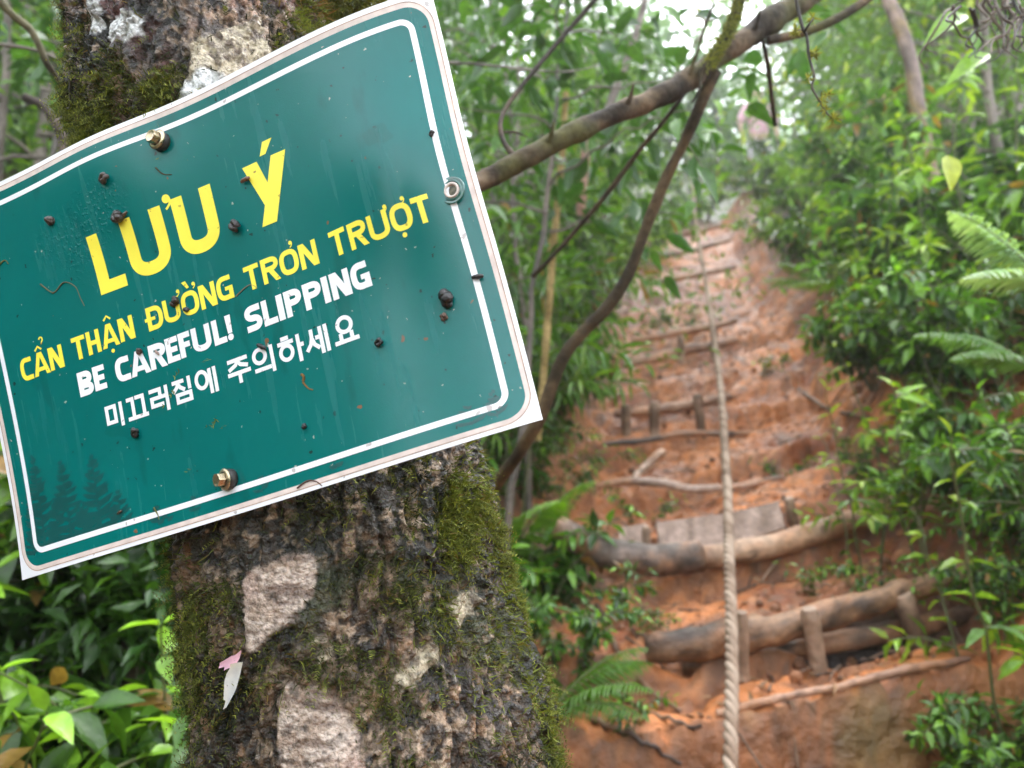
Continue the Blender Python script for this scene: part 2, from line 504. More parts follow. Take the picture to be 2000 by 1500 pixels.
CAMR = A([[1, 0, 0], [0, -sp, cp], [0, -cp, -sp]])          # rows: camera right, up, back in world axes
EX = [(2, 0), (1, 1), (0, 2), (3, 0), (2, 1), (1, 2), (0, 3), (4, 0), (3, 1), (2, 2), (1, 3), (0, 4)]
NPL = [(2, 0), (1, 1), (0, 2), (2, 1), (1, 2), (3, 0), (0, 3)]
def S(uv, off=0.0):
    """point on the bent plate: uv in mm, off = mm in front of it"""
    uv = np.asarray(uv, float) * .001
    u, v = uv[..., 0], uv[..., 1]
    a, b = u / .2, v / .15
    k = SP[15:29]
    w = sum(k[i] * a ** m * b ** n for i, (m, n) in enumerate(EX))
    w = w + k[12] * np.exp(-(((u - .165) / .05) ** 2 + ((v - .035) / .06) ** 2)) + k[13] * np.exp(-(((u + .06) / .06) ** 2 + ((v - .12) / .05) ** 2))
    k = SP[29:]
    du = sum(k[i] * a ** m * b ** n for i, (m, n) in enumerate(NPL)) * .001
    dv = sum(k[7 + i] * a ** m * b ** n for i, (m, n) in enumerate(NPL)) * .001
    q = np.stack([u + du, v + dv, w * .01 + np.asarray(off) * .001], -1) @ SR.T + ST
    return q @ CAMR + A([0, 0, CZ])
SN = SR[:, 2] @ CAMR                                         # plate normal in the world
SU, SV = SR[:, 0] @ CAMR, SR[:, 1] @ CAMR
HW, HH = 200.0, 145.0
sign = empty('warning_sign', S((0, -HH)))
tag(sign, 'green metal warning sign with yellow and white slipping notice bolted to the mossy trunk', 'sign')
SO = sign.location
def sheet(mb, fu, fv0, fv1, off, nv=40):
    """quad strip grid: columns at u, rows from v0(u) to v1(u)"""
    t = np.linspace(0, 1, nv)
    U = np.repeat(fu[:, None], nv, 1)
    V = fv0[:, None] + (fv1 - fv0)[:, None] * t
    n = len(fu)
    i = (np.arange(n - 1)[:, None] * nv + np.arange(nv - 1)[None]).ravel()
    Fq = np.stack([i, i + nv, i + nv + 1, i + 1], 1)
    mb.add(S(np.stack([U, V], -1), off), Fq, np.stack([U / 400 + .5, V / 290 + .5, U * 0], -1).reshape(-1, 3))
mb = MB()
uu = np.linspace(-HW, HW, 161)
sheet(mb, uu, np.full(161, -HH), np.full(161, HH), 0, 64)
sheet(mb, uu[::-1], np.full(161, -HH), np.full(161, HH), -1.1, 64)
per = np.concatenate([np.stack([uu, np.full(161, -HH)], 1), np.stack([np.full(64, HW), np.linspace(-HH, HH, 64)], 1), np.stack([uu[::-1], np.full(161, HH)], 1), np.stack([np.full(64, -HW), np.linspace(HH, -HH, 64)], 1)])
m_ = len(per)
k = np.arange(m_)
mb.add(np.concatenate([S(per, -1.1), S(per, 0)]), np.stack([k, (k + 1) % m_, (k + 1) % m_ + m_, k + m_], 1))
mb.build('backing_sheet', MAT['white'], sign, origin=SO)
gb, gr, gl, gt = [1000 * q for q in SP[7:11]]
def rrect(x0, x1, y0, y1, r, n=10):
    pts = []
    for cx, cy_, a0 in ((x1 - r, y0 + r, -90), (x1 - r, y1 - r, 0), (x0 + r, y1 - r, 90), (x0 + r, y0 + r, 180)):
        for a in np.linspace(a0, a0 + 90, n): pts.append((cx + r * math.cos(R_(a)), cy_ + r * math.sin(R_(a))))
    return A(pts)
def ring(mb, rect, t, off, rr):
    x0, x1, y0, y1 = rect
    o, i = rrect(x0, x1, y0, y1, rr), rrect(x0 + t, x1 - t, y0 + t, y1 - t, max(rr - t, .5))
    def dens(p):
        out = []
        for a, b in zip(p, np.roll(p, -1, 0)):
            n = 75 if np.linalg.norm(b - a) > 30 else 1
            out += [a + (b - a) * q / n for q in range(n)]
        return A(out)
    o, i = dens(o), dens(i)
    m = min(len(o), len(i))
    k = np.arange(m)
    mb.add(S(np.concatenate([o[:m], i[:m]]), off), np.stack([k, (k + 1) % m, (k + 1) % m + m, k + m], 1))
RO = 14.0
x0, x1, y0, y1 = -HW + gl, HW - gr, -HH + gb, HH - gt
u_ = np.unique(np.concatenate([x0 + RO * (1 - np.cos(np.linspace(0, np.pi / 2, 14))), x1 - RO * (1 - np.cos(np.linspace(0, np.pi / 2, 14))), np.linspace(x0 + RO, x1 - RO, 140)]))
cut = np.where(u_ < x0 + RO, RO - np.sqrt(np.maximum(RO ** 2 - (x0 + RO - u_) ** 2, 0)), np.where(u_ > x1 - RO, RO - np.sqrt(np.maximum(RO ** 2 - (u_ - x1 + RO) ** 2, 0)), 0))
mb = MB()
sheet(mb, u_, y0 + cut, y1 - cut, .14, 110)
mb.build('green_panel', MAT['green'], sign, origin=SO)
mb = MB()
ring(mb, (x0 - 3.6, x1 + 3.0, y0 - 3.2, y1 + 3.6), 3.5, .1, RO + 3.5)
mb.build('rim_stain', MAT['stain'], sign, origin=SO)
mb = MB()
ring(mb, (x0 - 4.0, x1 + 3.4, y0 - 3.6, y1 + 4.0), .7, .16, RO + 4)
mb.build('rim_seam', MAT['seam'], sign, origin=SO)
lb, lr, ll, lt = [1000 * q for q in SP[11:15]]
mb = MB()
ring(mb, (-HW + ll, HW - lr, -HH + lb, HH - lt), 3.8, .32, 9.5)
mb.build('border_line', MAT['white'], sign, origin=SO)

# -- lettering -------------------------------------------------------
class Ink:
    def __init__(s, off): s.mb, s.off, s.k = MB(), off, 0
    def z(s):
        s.k += 1
        return s.off + .012 * (s.k % 9)
    def stroke(s, pts, t, closed=False):
        p = A(pts, float) if not isinstance(pts, np.ndarray) else pts.astype(float)
        q = []
        n = len(p)
        for i in range(n if closed else n - 1):
            a, b = p[i], p[(i + 1) % n]
            m = max(1, int(np.linalg.norm(b - a) / 4))
            q += [a + (b - a) * j / m for j in range(m)]
        if not closed: q.append(p[-1])
        q = A(q)
        if closed: dv = np.roll(q, -1, 0) - np.roll(q, 1, 0)
        else: dv = np.gradient(q, axis=0)
        nn = nrm(np.stack([-dv[:, 1], dv[:, 0]], 1)) * t / 2
        m = len(q)
        V = S(np.concatenate([q + nn, q - nn]), s.z())
        k = np.arange(m if closed else m - 1)
        s.mb.add(V, np.stack([k + m, (k + 1) % m + m, (k + 1) % m, k], 1))
    def quad(s, a, b, c, d, n=8):
        """a-b one side, d-c the other"""
        t = np.linspace(0, 1, n + 1)[:, None]
        a, b, c, d = map(A, (a, b, c, d))
        L_, R2 = a + (b - a) * t, d + (c - d) * t
        k = np.arange(n)
        f = np.stack([k, k + n + 1, k + n + 2, k + 1], 1)
        e1, e2 = b - a, d - a
        if e1[0] * e2[1] - e1[1] * e2[0] > 0: f = f[:, ::-1]
        s.mb.add(S(np.concatenate([L_, R2]), s.z()), f[:, ::-1])
    def bar(s, x0, x1, y0, y1): s.quad((x0, y0), (x0, y1), (x1, y1), (x1, y0))
    def hbar(s, x0, x1, y, t): s.quad((x0, y - t / 2), (x1, y - t / 2), (x1, y + t / 2), (x0, y + t / 2))
    def disk(s, c, r, n=20):
        a = np.linspace(0, 2 * np.pi, n, endpoint=False)
        V = S(np.vstack([np.stack([c[0] + r * np.cos(a), c[1] + r * np.sin(a)], 1), A(c)]), s.z())
        k = np.arange(n)
        s.mb.add(V, np.stack([k, (k + 1) % n, np.full(n, n)], 1))
def arc(cx, cy_, rx, ry, a0, a1, n=14, sq=2.0):
    a = np.radians(np.linspace(a0, a1, n))
    c, s = np.cos(a), np.sin(a)
    return np.stack([cx + rx * np.sign(c) * np.abs(c) ** (2 / sq), cy_ + ry * np.sign(s) * np.abs(s) ** (2 / sq)], 1)
def glyph(I, ch, x0, x1, yb, yt, t):
    h, w = yt - yb, x1 - x0
    tb = t * .95
    g = t / 2
    if ch == 'L': I.bar(x0, x0 + t, yb, yt); I.hbar(x0 + t * .5, x1, yb + tb / 2, tb)
    elif ch == 'T': I.bar(x0 + w / 2 - g, x0 + w / 2 + g, yb, yt); I.hbar(x0, x1, yt - tb / 2, tb)
    elif ch == 'H': I.bar(x0, x0 + t, yb, yt); I.bar(x1 - t, x1, yb, yt); I.hbar(x0, x1, yb + h * .48, tb)
    elif ch == 'I': I.bar(x0, x1, yb, yt)
    elif ch == 'N':
        I.bar(x0, x0 + t, yb, yt); I.bar(x1 - t, x1, yb, yt)
        I.quad((x0, yt), (x1 - t * 1.25, yb), (x1, yb), (x0 + t * 1.25, yt))
    elif ch == 'A':
        xm = x0 + w * .5
        I.quad((x0, yb), (xm - t * .62, yt), (xm + t * .3, yt), (x0 + t * 1.02, yb))
        I.quad((x1, yb), (xm + t * .62, yt), (xm - t * .3, yt), (x1 - t * 1.02, yb))
        I.hbar(x0 + w * .17, x1 - w * .17, yb + h * .27, tb * .9)
    elif ch in 'EF':
        I.bar(x0, x0 + t, yb, yt); I.hbar(x0, x1 - w * .02, yt - tb / 2, tb); I.hbar(x0, x1 - w * .1, yb + h * .5, tb * .95)
        if ch == 'E': I.hbar(x0, x1, yb + tb / 2, tb)
    elif ch == 'U':
        ry = min(h * .34, w * .5)
        I.stroke(np.vstack([[(x0 + g, yt)], arc(x0 + w / 2, yb + ry, w / 2 - g, ry - g, 180, 360, 18, 2.3), [(x1 - g, yt)]]), t)
    elif ch == 'O':
        I.stroke(arc(x0 + w / 2, yb + h / 2, w / 2 - g, h / 2 - g, 0, 360, 45, 2.7)[:-1], t, True)
    elif ch == 'C':
        c = arc(x0 + w * .56, yb + h / 2, w * .56 - g, h / 2 - g, 75, 285, 26, 2.6)
        I.stroke(np.vstack([[(x1, yt - g * 1.05)], c, [(x1, yb + g * 1.05)]]), t)
    elif ch == 'G':
        c = arc(x0 + w * .54, yb + h / 2, w * .54 - g, h / 2 - g, 75, 285, 26, 2.6)
        I.stroke(np.vstack([[(x1 - t * .25, yt - g * 1.05)], c, [(x1 - g * .3, yb + g)]]), t)
        I.bar(x1 - t, x1, yb + t * .02, yb + h * .54); I.hbar(x0 + w * .52, x1, yb + h * .54 - tb * .4, tb * .8)
    elif ch == 'S':
        r = (h - t) / 4
        p = np.vstack([[(x1 - t * .1, yt - g)], arc(x0 + w * .5, yt - g - r, w * .5 - g, r, 90, 270, 14, 2.2), arc(x0 + w * .5, yb + g + r, w * .5 - g, r, 90, -90, 14, 2.2), [(x0 + t * .1, yb + g)]])
        I.stroke(p, t)
    elif ch in 'PRB':
        I.bar(x0, x0 + t, yb, yt)
        hb = h * (.60 if ch == 'P' else .56)
        c = arc(x0 + w * .5, yt - hb / 2, w * .5 - g - (.04 * w if ch == 'B' else 0), hb / 2 - tb / 2, 90, -90, 14, 2.4)
        I.stroke(np.vstack([[(x0, yt - tb / 2)], c, [(x0, yt - hb + tb / 2)]]), t)
        if ch == 'R': I.quad((x0 + w * .36, yb + h * .47), (x1 - t * 1.15, yb), (x1, yb), (x0 + w * .36 + t * 1.1, yb + h * .5))
        if ch == 'B':
            hb = h * .54
            c = arc(x0 + w * .52, yb + hb / 2, w * .48 - g, hb / 2 - tb / 2, 90, -90, 14, 2.4)
            I.stroke(np.vstack([[(x0, yb + hb - tb / 2)], c, [(x0, yb + tb / 2)]]), t)
    elif ch in 'DĐ':
        I.bar(x0, x0 + t, yb, yt)
        c = arc(x0 + w * .45, yb + h / 2, w * .55 - g, h / 2 - g, 90, -90, 22, 2.6)
        I.stroke(np.vstack([[(x0, yt - g)], c, [(x0, yb + g)]]), t)
        if ch == 'Đ': I.hbar(x0 - t * .55, x0 + w * .52, yb + h * .49, tb * .75)
    elif ch == '!':
        I.quad((x0, yt), (x0 + w * .14, yb + h * .28), (x1 - w * .12, yb + h * .28), (x1, yt)); I.disk(((x0 + x1) / 2, yb + t * .52), t * .54)
def horn(I, x, y, r):
    I.disk((x, y), r); I.stroke(np.stack([x + r * A([.75, .85, .55, -.1, -.6]), y + r * A([.1, -.7, -1.4, -2.0, -2.3])], 1), r * .55)
def run(I, items, yb, yt, t):
    """items: (char, x0, x1, dyb) with the baseline drift of the print"""
    for it in items:
        dy = it[3] if len(it) > 3 else 0
        glyph(I, it[0], it[1], it[2], yb + dy, yt + dy, t)
I = Ink(.34)                                                  # first line
run(I, [('L', -85.5, -62.4)], 33, 76.6, 9.4)
run(I, [('U', -56.5, -22.3)], 33.8, 78.4, 9.6); run(I, [('U', -14.0, 18.9)], 35.2, 79.3, 9.6)
horn(I, -16.3, 81.0, 3.1)
I.quad((45.7, 79.7), (56.5, 48.6), (63.2, 59.5), (57.6, 79.7)); I.quad((69, 79.5), (50.9, 35.2), (62.7, 34.9), (80.7, 79.1))
I.quad((64.9, 90.9), (60.7, 82.1), (65.5, 82.2), (72.6, 90.9))
I.mb.build('lettering', MAT['yellow'], sign, origin=SO)
I = Ink(.34)                                                  # second line
t2 = 3.45
run(I, [('C', -166.2, -155.2, -.6), ('A', -154.4, -139.7, -.3), ('N', -139.3, -126.9, .1), ('T', -118.1, -106.6, 1.2), ('H', -105.2, -94.0, 1.7), ('A', -92.7, -78.2, 2.4), ('N', -77.3, -64.7, 2.9),
        ('Đ', -53.2, -39.9, 3.4), ('U', -38.9, -25.2, 4.0), ('O', -23.8, -9.3, 4.3), ('N', -8.3, 5.0, 4.6), ('G', 5.9, 18.9, 4.9),
        ('T', 29.3, 41.3, 4.9), ('R', 43.2, 56.7, 5.0), ('O', 57.6, 72.2, 4.9), ('N', 73.3, 86.9, 4.5), ('T', 97.3, 109.7, 4.1), ('R', 111.7, 125.2, 3.6), ('U', 126.8, 141.5, 3.0), ('O', 142.9, 157.5, 2.8), ('T', 158.5, 169.8, 2.8)], -8.0, 9.0, t2)
def circ(I, x, y, s): I.stroke([(x - s, y - s * .75), (x, y + s * .2), (x + s, y - s * .75)], 1.5)
circ(I, -147.2, 12.6, 3.0); circ(I, -85.3, 16.6, 3.0)
I.stroke(arc(-143.2, 17.4, 1.5, 1.7, 170, -60, 12), 1.2); I.stroke([(-142.4, 15.9), (-143.6, 13.9)], 1.1)
I.disk((-85.0, -8.7), 1.45); I.disk((149.4, -8.0), 1.6)
I.quad((-20.6, 20.6), (-17.0, 15.3), (-15.0, 15.6), (-17.2, 20.9))
for x, y in ((-24.6, 15.9), (-11.2, 17.0), (68.6, 17.6), (141.4, 13.2), (154.0, 13.9)): horn(I, x, y, 1.35)
I.mb.build('lettering', MAT['yellow'], sign, origin=SO)
I = Ink(.34)                                                  # third line
t3 = 4.25
run(I, [('B', -118.8, -106.2, -1.2), ('E', -105.3, -95.1, -.8), ('C', -86.3, -74.2, -.4), ('A', -73.9, -57.4, 0), ('R', -57.2, -43.2, .3), ('E', -42.8, -32.4, .9), ('F', -31.8, -22.0, 1.2), ('U', -20.8, -5.5, 1.3), ('L', -3.6, 6.8, 1.4), ('!', 7.6, 12.2, 1.5),
        ('S', 23.2, 36.2, 1.7), ('L', 37.3, 48.2, 1.7), ('I', 49.2, 53.9, 1.7), ('P', 55.3, 68.3, 1.7), ('P', 70.0, 83.5, 1.6), ('I', 84.6, 89.2, 1.6), ('N', 90.7, 105.0, 1.5), ('G', 106.0, 119.6, 1.6)], -32.1, -14.6, t3)
I.mb.build('lettering', MAT['white'], sign, origin=SO)
I = Ink(.34)                                                  # fourth line, Korean
k_ = 2.75
def kst(*pts): I.stroke(list(pts), k_)
def kv(x, y0, y1): I.bar(x - k_ / 2, x + k_ / 2, y0, y1)
def kh(x0, x1, y): I.hbar(x0, x1, y, k_)
def kbox(x0, x1, y0, y1): kv(x0 + k_ / 2, y0, y1); kv(x1 - k_ / 2, y0, y1); kh(x0, x1, y0 + k_ / 2); kh(x0, x1, y1 - k_ / 2)
kbox(-100.8, -91.2, -59.3, -45.7); kv(-87.4, -62.4, -45.3)
kh(-82.2, -75.9, -46.4); kv(-77.2, -60.0, -45.1); kh(-74.9, -67.2, -46.3); kv(-68.5, -60.0, -45.0); kh(-82.4, -65.3, -59.9)
kh(-62.8, -52.6, -46.0); kv(-54.0, -52.8, -44.8); kh(-62.6, -52.6, -51.5); kv(-61.2, -57.9, -50.4); kh(-62.6, -51.6, -56.6); kv(-48.6, -62.2, -44.5); kh(-53.0, -48.6, -51.5)
kh(-43.3, -33.5, -45.7); kst((-38.4, -46.2), (-39.6, -49.2), (-43.4, -52.4)); kst((-38.6, -47.2), (-36.9, -49.8), (-33.4, -52.2)); kv(-29.4, -52.6, -43.7); kbox(-41.6, -27.9, -61.0, -53.4)
I.stroke(arc(-19.0, -50.0, 4.4, 5.6, 0, 360, 33)[:-1], k_, True); kv(-12.2, -61.0, -43.6); kh(-15.6, -12.2, -50.2); kv(-8.2, -61.0, -43.4)
kh(3.0, 19.0, -44.9); kst((11.0, -45.4), (9.2, -48.2), (3.2, -50.8)); kst((11.0, -46.2), (13.0, -48.6), (18.8, -50.6)); kh(2.0, 20.4, -53.9); kv(11.4, -61.0, -53.9)
I.stroke(arc(28.6, -48.2, 4.5, 4.5, 0, 360, 33)[:-1], k_, True); kh(23.3, 36.5, -57.2); kv(38.1, -61.1, -43.0)
kh(46.4, 52.4, -42.6); kh(43.4, 55.6, -45.7); I.stroke(arc(49.4, -52.3, 4.5, 4.7, 0, 360, 33)[:-1], k_, True); kv(59.2, -61.1, -42.8); kh(59.2, 63.0, -50.2)
kst((69.6, -43.2), (69.4, -49.0), (68.0, -53.0), (64.6, -56.8)); kst((69.4, -49.0), (70.8, -53.6), (74.2, -56.8)); kh(72.0, 76.0, -49.6); kv(76.2, -61.1, -43.0); kv(80.2, -60.9, -42.8)
I.stroke(arc(94.0, -48.0, 4.9, 4.7, 0, 360, 33)[:-1], k_, True); kv(90.2, -58.4, -53.0); kv(98.0, -58.4, -53.0); kh(85.3, 102.8, -58.6)
I.mb.build('lettering', MAT['white'], sign, origin=SO)
# -- dark conifers printed along the bottom
I = Ink(.19)
def conifer(u, v0, h, w, lean=.0):
    I = Ink(.19 + .001 * (abs(u) % 7))
    I.quad((u - .02 * h, v0), (u - .006 * h + lean, v0 + h), (u + .006 * h + lean, v0 + h), (u + .02 * h, v0))
    n = int(h / 3.2)
    for i in range(n):
        f = (i + .5) / n
        for sg in (-1, 1):
            ww = w * (1 - f) ** .8 * random.uniform(.7, 1.1) + 1.0
            y = v0 + h * f + random.uniform(-1, 1)
            dy = ww * random.uniform(.05, .55)
            th = random.uniform(1.6, 2.8)
            x = u + lean * f
            I.quad((x, y - th * .5), (x + sg * ww * .7, y + dy * .55 - th * .7), (x + sg * ww * .75, y + dy * .8 + th * .3), (x, y + th * .5), 3)
            I.quad((x + sg * ww * .7, y + dy * .55 - th * .7), (x + sg * ww, y + dy), (x + sg * ww, y + dy + .3), (x + sg * ww * .75, y + dy * .8 + th * .3), 2)
    I.mb.build('printed_conifer', MAT['ink'], sign, origin=SO)
for u, h, w in ((-118, 56, 19), (-145, 58, 19), (-171, 68, 17), (-101, 26, 12), (-183, 50, 8), (-158, 32, 14), (-131, 26, 15)): conifer(u, -130, h, w, random.uniform(-2, 2))
for u, h, w in ((-70, 14, 7), (-62, 9, 6), (-40, 12, 6), (14, 12, 7), (70, 9, 7), (160, 13, 10), (176, 18, 8)): conifer(u, -136, h, w)
# -- bolts and the recessed washer
def lathe(mb, c, ax, prof, seg=28, col=(.5, .5, .5), hexa=None):
    ax = nrm(A(ax)); a = nrm(np.cross(ax, A([0.1, 0.2, 1.0]))); b = np.cross(ax, a)
    th = np.linspace(0, 2 * np.pi, seg, endpoint=False)
    V = []
    for q, (r, z) in enumerate(prof):
        rr = np.full(seg, r)
        if hexa and hexa[0] <= q <= hexa[1]:
            rr = r * math.cos(math.pi / 6) / np.cos((th % (math.pi / 3)) - math.pi / 6)
        V.append(c + ax * z + a[None] * (rr * np.cos(th))[:, None] + b[None] * (rr * np.sin(th))[:, None])
    n = len(prof)
    i = np.arange(n - 1)[:, None] * seg; j = np.arange(seg)[None]; k = (j + 1) % seg
    mb.add(np.concatenate(V), np.stack([i + j, i + k, i + seg + k, i + seg + j], -1).reshape(-1, 4), col)
    mm = MB()
    return mb
mmf = .001
for uv, tilt in (((-8.2, 120.0), (-.10, .16)), ((-9.4, -121.0), (-.42, .06))):
    c = S(uv, .3); ax = nrm(SN + SU * tilt[0] + SV * tilt[1])
    mb = MB()
    lathe(mb, c, ax, [(0, -.002), (.0064, -.002), (.0068, 0.0), (.0068, .0022), (.0060, .0034), (.0045, .0036)], 30)
    wash = mb
    mb = MB()
    lathe(mb, c, ax, [(.0045, .0032), (.0069, .0033), (.0072, .0038), (.0071, .0044), (.0056, .0050), (.0050, .0051)], 36)
    lathe(mb, c, ax, [(.0047, .0048), (.0047, .0092), (.0045, .0097), (.0040, .0098), (.0036, .0093), (.0013, .0094), (.0, .0094)], 36, hexa=(0, 2))
    b_ = mb.build('bolt', MAT['brass'], sign, smooth=False, origin=Vector(c))
    wash.build('washer', MAT['rubber'], b_, origin=Vector(c)).location = (0, 0, 0)
c = S((184.7, 9.4), .3)
mb = MB()
prof = [(.0074, .0001), (.0084, .0008), (.0088, .0012), (.0083, .0017), (.0072, .0010), (.0064, .0012), (.0060, .0019), (.0054, .0014), (.0050, .0004)]
lathe(mb, c, SN, [(r, z) for r, z in prof], 36)
gm = mb.build('washer', MAT['glassy'], sign, origin=Vector(c))
mb = MB()
lathe(mb, c, SN, [(.0052, .0006), (.0050, .0018), (.0040, .0022), (.0034, .0014), (.0031, .0004)], 36)
b_ = mb.build('fixing_ring', MAT['stain'], gm, origin=Vector(c)); b_.location = (0, 0, 0)
mb = MB()
lathe(mb, c, SN, [(.0034, .0006), (.0020, .0009), (.0, .0009)], 24)
b_ = mb.build('fixing_core', M('old_plug', .6, attr=False, col=(.10, .09, .06), noise=.8, nscale=400), gm, origin=Vector(c)); b_.location = (0, 0, 0)

# -- dark crumbs and bits stuck to the sign (each its own thing)
def crumb(uv, r, label, kind='ball', col=(.022, .016, .012), ang=0.0, name='dirt_crumb', cat='crumb'):
    r *= 1.22
    mb = MB()
    c = S(uv, r * .5 + .3)
    ca, sa = math.cos(ang), math.sin(ang)
    e1, e2 = SU * ca + SV * sa, -SU * sa + SV * ca
    if kind == 'curl':
        a = np.radians(np.linspace(20, 350, 22))
        p = c[None] + (e1[None] * (np.cos(a) * r * .62)[:, None] + e2[None] * (np.sin(a) * r * .42)[:, None] + SN[None] * (np.sin(a * 1.5) * r * .25)[:, None]) * .001
        tube(mb, p, .001 * r * (.42 + .08 * np.sin(np.arange(22))), 10, col, .35, 900, seed=int(r * 10))
    elif kind == 'rod':
        p = c[None] + e1[None] * (np.linspace(-1, 1, 14) * r * .001)[:, None] + SN[None] * (np.sin(np.linspace(0, 3, 14)) * r * .0002)[:, None]
        tube(mb, p, .001 * r * .42 * np.sin(np.linspace(.35, 2.8, 14)) ** .5, 10, col, .4, 900, seed=int(r * 7))
    else:
        for k in range(5):
            q = c + (e1 * random.uniform(-.5, .5) + e2 * random.uniform(-.5, .5) + SN * random.uniform(-.3, .3)) * r * .001
            d = nrm(A([random.gauss(0, 1) for _ in range(3)]))
            tt = np.linspace(-1, 1, 10)
            tube(mb, q[None] + d[None] * (tt * r * .0007)[:, None], .001 * r * .62 * np.sqrt(np.maximum(1 - tt ** 2, .02)), 10, col, .45, 800, seed=k + int(r * 9))
    tag(mb.build(name, MAT['pellet'], origin=Vector(c)), label, cat, 'crumbs stuck to the sign')
crumb((-54.9, 108.6), 3.6, 'dark brown curled crumb on the sign below and left of the upper bolt', 'curl', (.05, .032, .024), .4)
crumb((-108.9, 97.8), 3.2, 'grey brown round crumb near the left edge of the sign above the big L', 'ball', (.07, .05, .042))
crumb((-55.0, 79.4), 4.0, 'black lumpy crumb touching the top of the first yellow U', 'ball', (.03, .022, .018), .3)
crumb((-48.6, 80.2), 2.4, 'short brown crumb lying just right of the lumpy one on the first U', 'rod', (.07, .045, .03), .5)
crumb((31.7, 42.9), 4.0, 'shiny black curled crumb between the second yellow U and the Y', 'curl', (.02, .013, .011), -.9)
crumb((47.4, 70.2), 2.9, 'reddish brown stub of a crumb on the left arm of the yellow Y', 'rod', (.13, .05, .02), .1)
crumb((164.4, -54.2), 4.6, 'large black ribbed crumb in the right part of the green panel', 'ball', (.015, .012, .011))
crumb((185.3, -46.8), 3.0, 'small black oval crumb lying across the right white border line', 'rod', (.02, .015, .013), -.2)
crumb((-77.7, -70.7), 3.0, 'dark round crumb below the first Korean letters', 'curl', (.02, .018, .017), .9)
crumb((-27.3, 9.6), 2.9, 'black ragged crumb on the second yellow line over the letter U', 'ball', (.025, .014, .01))
crumb((-20.2, 1.2), 1.7, 'tiny black crumb at the foot of the letter O in the second line', 'ball', (.02, .012, .01))
crumb((-63.2, -15.6), 2.0, 'small dark crumb on the tip of the white A in CAREFUL', 'ball', (.05, .025, .018))
crumb((-49.3, -21.0), 1.8, 'pinkish brown flake on the white R in CAREFUL', 'rod', (.32, .22, .18), -1.0)
crumb((32.9, -43.0), 3.0, 'black glossy crumb on top of a round Korean letter', 'rod', (.012, .01, .009), -.7)
crumb((52.4, -103.3), 1.6, 'small black crumb alone low in the middle of the sign', 'ball', (.015, .013, .013))
crumb((115.1, -67.4), 2.6, 'black broken crumb right of the last Korean letter', 'curl', (.012, .01, .01), .2)
crumb((-99.7, -120.1), 1.8, 'dark brown crumb above the bottom white line near the printed conifers', 'rod', (.06, .04, .02), .3)
crumb((159.2, -64.9), 2.0, 'brown crumb just below the large ribbed crumb', 'ball', (.10, .055, .035))
crumb((182.0, 47.7), 1.7, 'small black crumb on the right white line above the washer', 'curl', (.02, .014, .012), .5)
def strand(uvs, r, col, label, name='moss_strand', lift=.5):
    q = spline(A(uvs), 24)
    mb = MB()
    tube(mb, S(q, lift + .3 * np.sin(np.linspace(0, 6, 24))), np.linspace(r, r * .5, 24) * .001, 6, col, .3, 900)
    tag(mb.build(name, MAT['moss'], origin=Vector(S(uvs[0]))), label, 'strand', 'strands stuck to the sign')
strand([(-133, 57.2), (-126, 49), (-122, 47.5), (-113, 52), (-105, 46), (-103, 37), (-101, 30)], .55, (.16, .13, .07), 'pale dry moss strand curling left of the big yellow L')
strand([(-166, 82), (-159, 85), (-156, 81)], .6, (.16, .15, .04), 'short olive strand at the left edge of the sign under the top border')
strand([(20, -3.0), (31, 1.0), (35, -.5), (37, -3.2)], .45, (.22, .19, .13), 'thin straw coloured strand right of the letter G')
strand([(57, -69.5), (58.5, -72), (57.3, -75), (60, -80), (63, -82)], .9, (.25, .13, .04), 'ochre smear of dry mud under the Korean line')
strand([(-72, -124), (-70, -128), (-69, -133)], .6, (.16, .15, .05), 'short moss strand standing on the bottom white line')
strand([(40, -140.5), (48, -138), (54, -140), (58, -144)], .6, (.13, .06, .05), 'dark red wiry strand on the lower rim of the sign')
strand([(-17, 104), (-13, 98), (-7, 95.5)], .6, (.08, .07, .04), 'dark curved strand over the gap between the two yellow U letters')

# ------------------------------------------------------------------ the mossy trunk
TK = A([(2000, 800, 770), (1700, 768, 735), (1500, 742, 716), (1300, 716, 672), (1100, 682, 642), (950, 655, 618), (700, 590, 590), (500, 540, 570), (250, 440, 545), (0, 395, 500), (-300, 340, 470), (-900, 260, 430)], float)
TY = .648
def trunk_axis(TY):
    out = []
    for py, pxc, w in TK:
        v = (750 - py) / FPX
        d = TY / (cp - v * sp)
        out.append((*P(pxc, py, d), w / 2 / FPX * d * .985))
    return A(out)
ss = S(np.stack(np.meshgrid(np.linspace(-HW, HW, 40), np.linspace(-HH, HH, 30)), -1).reshape(-1, 2), -1.1)
for _ in range(30):
    ta = trunk_axis(TY)
    o = np.argsort(ta[:, 2])
    tz = ta[o]
    ax_ = np.stack([np.interp(ss[:, 2], tz[:, 2], tz[:, k]) for k in range(4) if k != 2], -1)
    cl = np.hypot(ss[:, 0] - ax_[:, 0], ss[:, 1] - ax_[:, 1]) - ax_[:, 2]
    TY += .007 - cl.min()
ta = trunk_axis(TY)[::-1]
ta = ta[np.argsort(ta[:, 2])]
gb0 = float(ground(ta[0, 0], ta[0, 1]))
ta = np.vstack([[ta[0, 0] + .02, ta[0, 1], gb0 - .25, ta[0, 3] * 1.5], [ta[0, 0] + .01, ta[0, 1], gb0 + .1, ta[0, 3] * 1.18], ta, [ta[-1, 0] - .15, ta[-1, 1] + .1, 4.6, .08]])
ta = ta[np.argsort(ta[:, 2])]
zs = np.concatenate([np.arange(gb0 - .2, .85, .02), np.arange(.85, 1.98, .0014), np.arange(1.98, 4.5, .03)])
q = np.stack([np.interp(zs, ta[:, 2], ta[:, k]) for k in (0, 1, 2, 3)], -1)
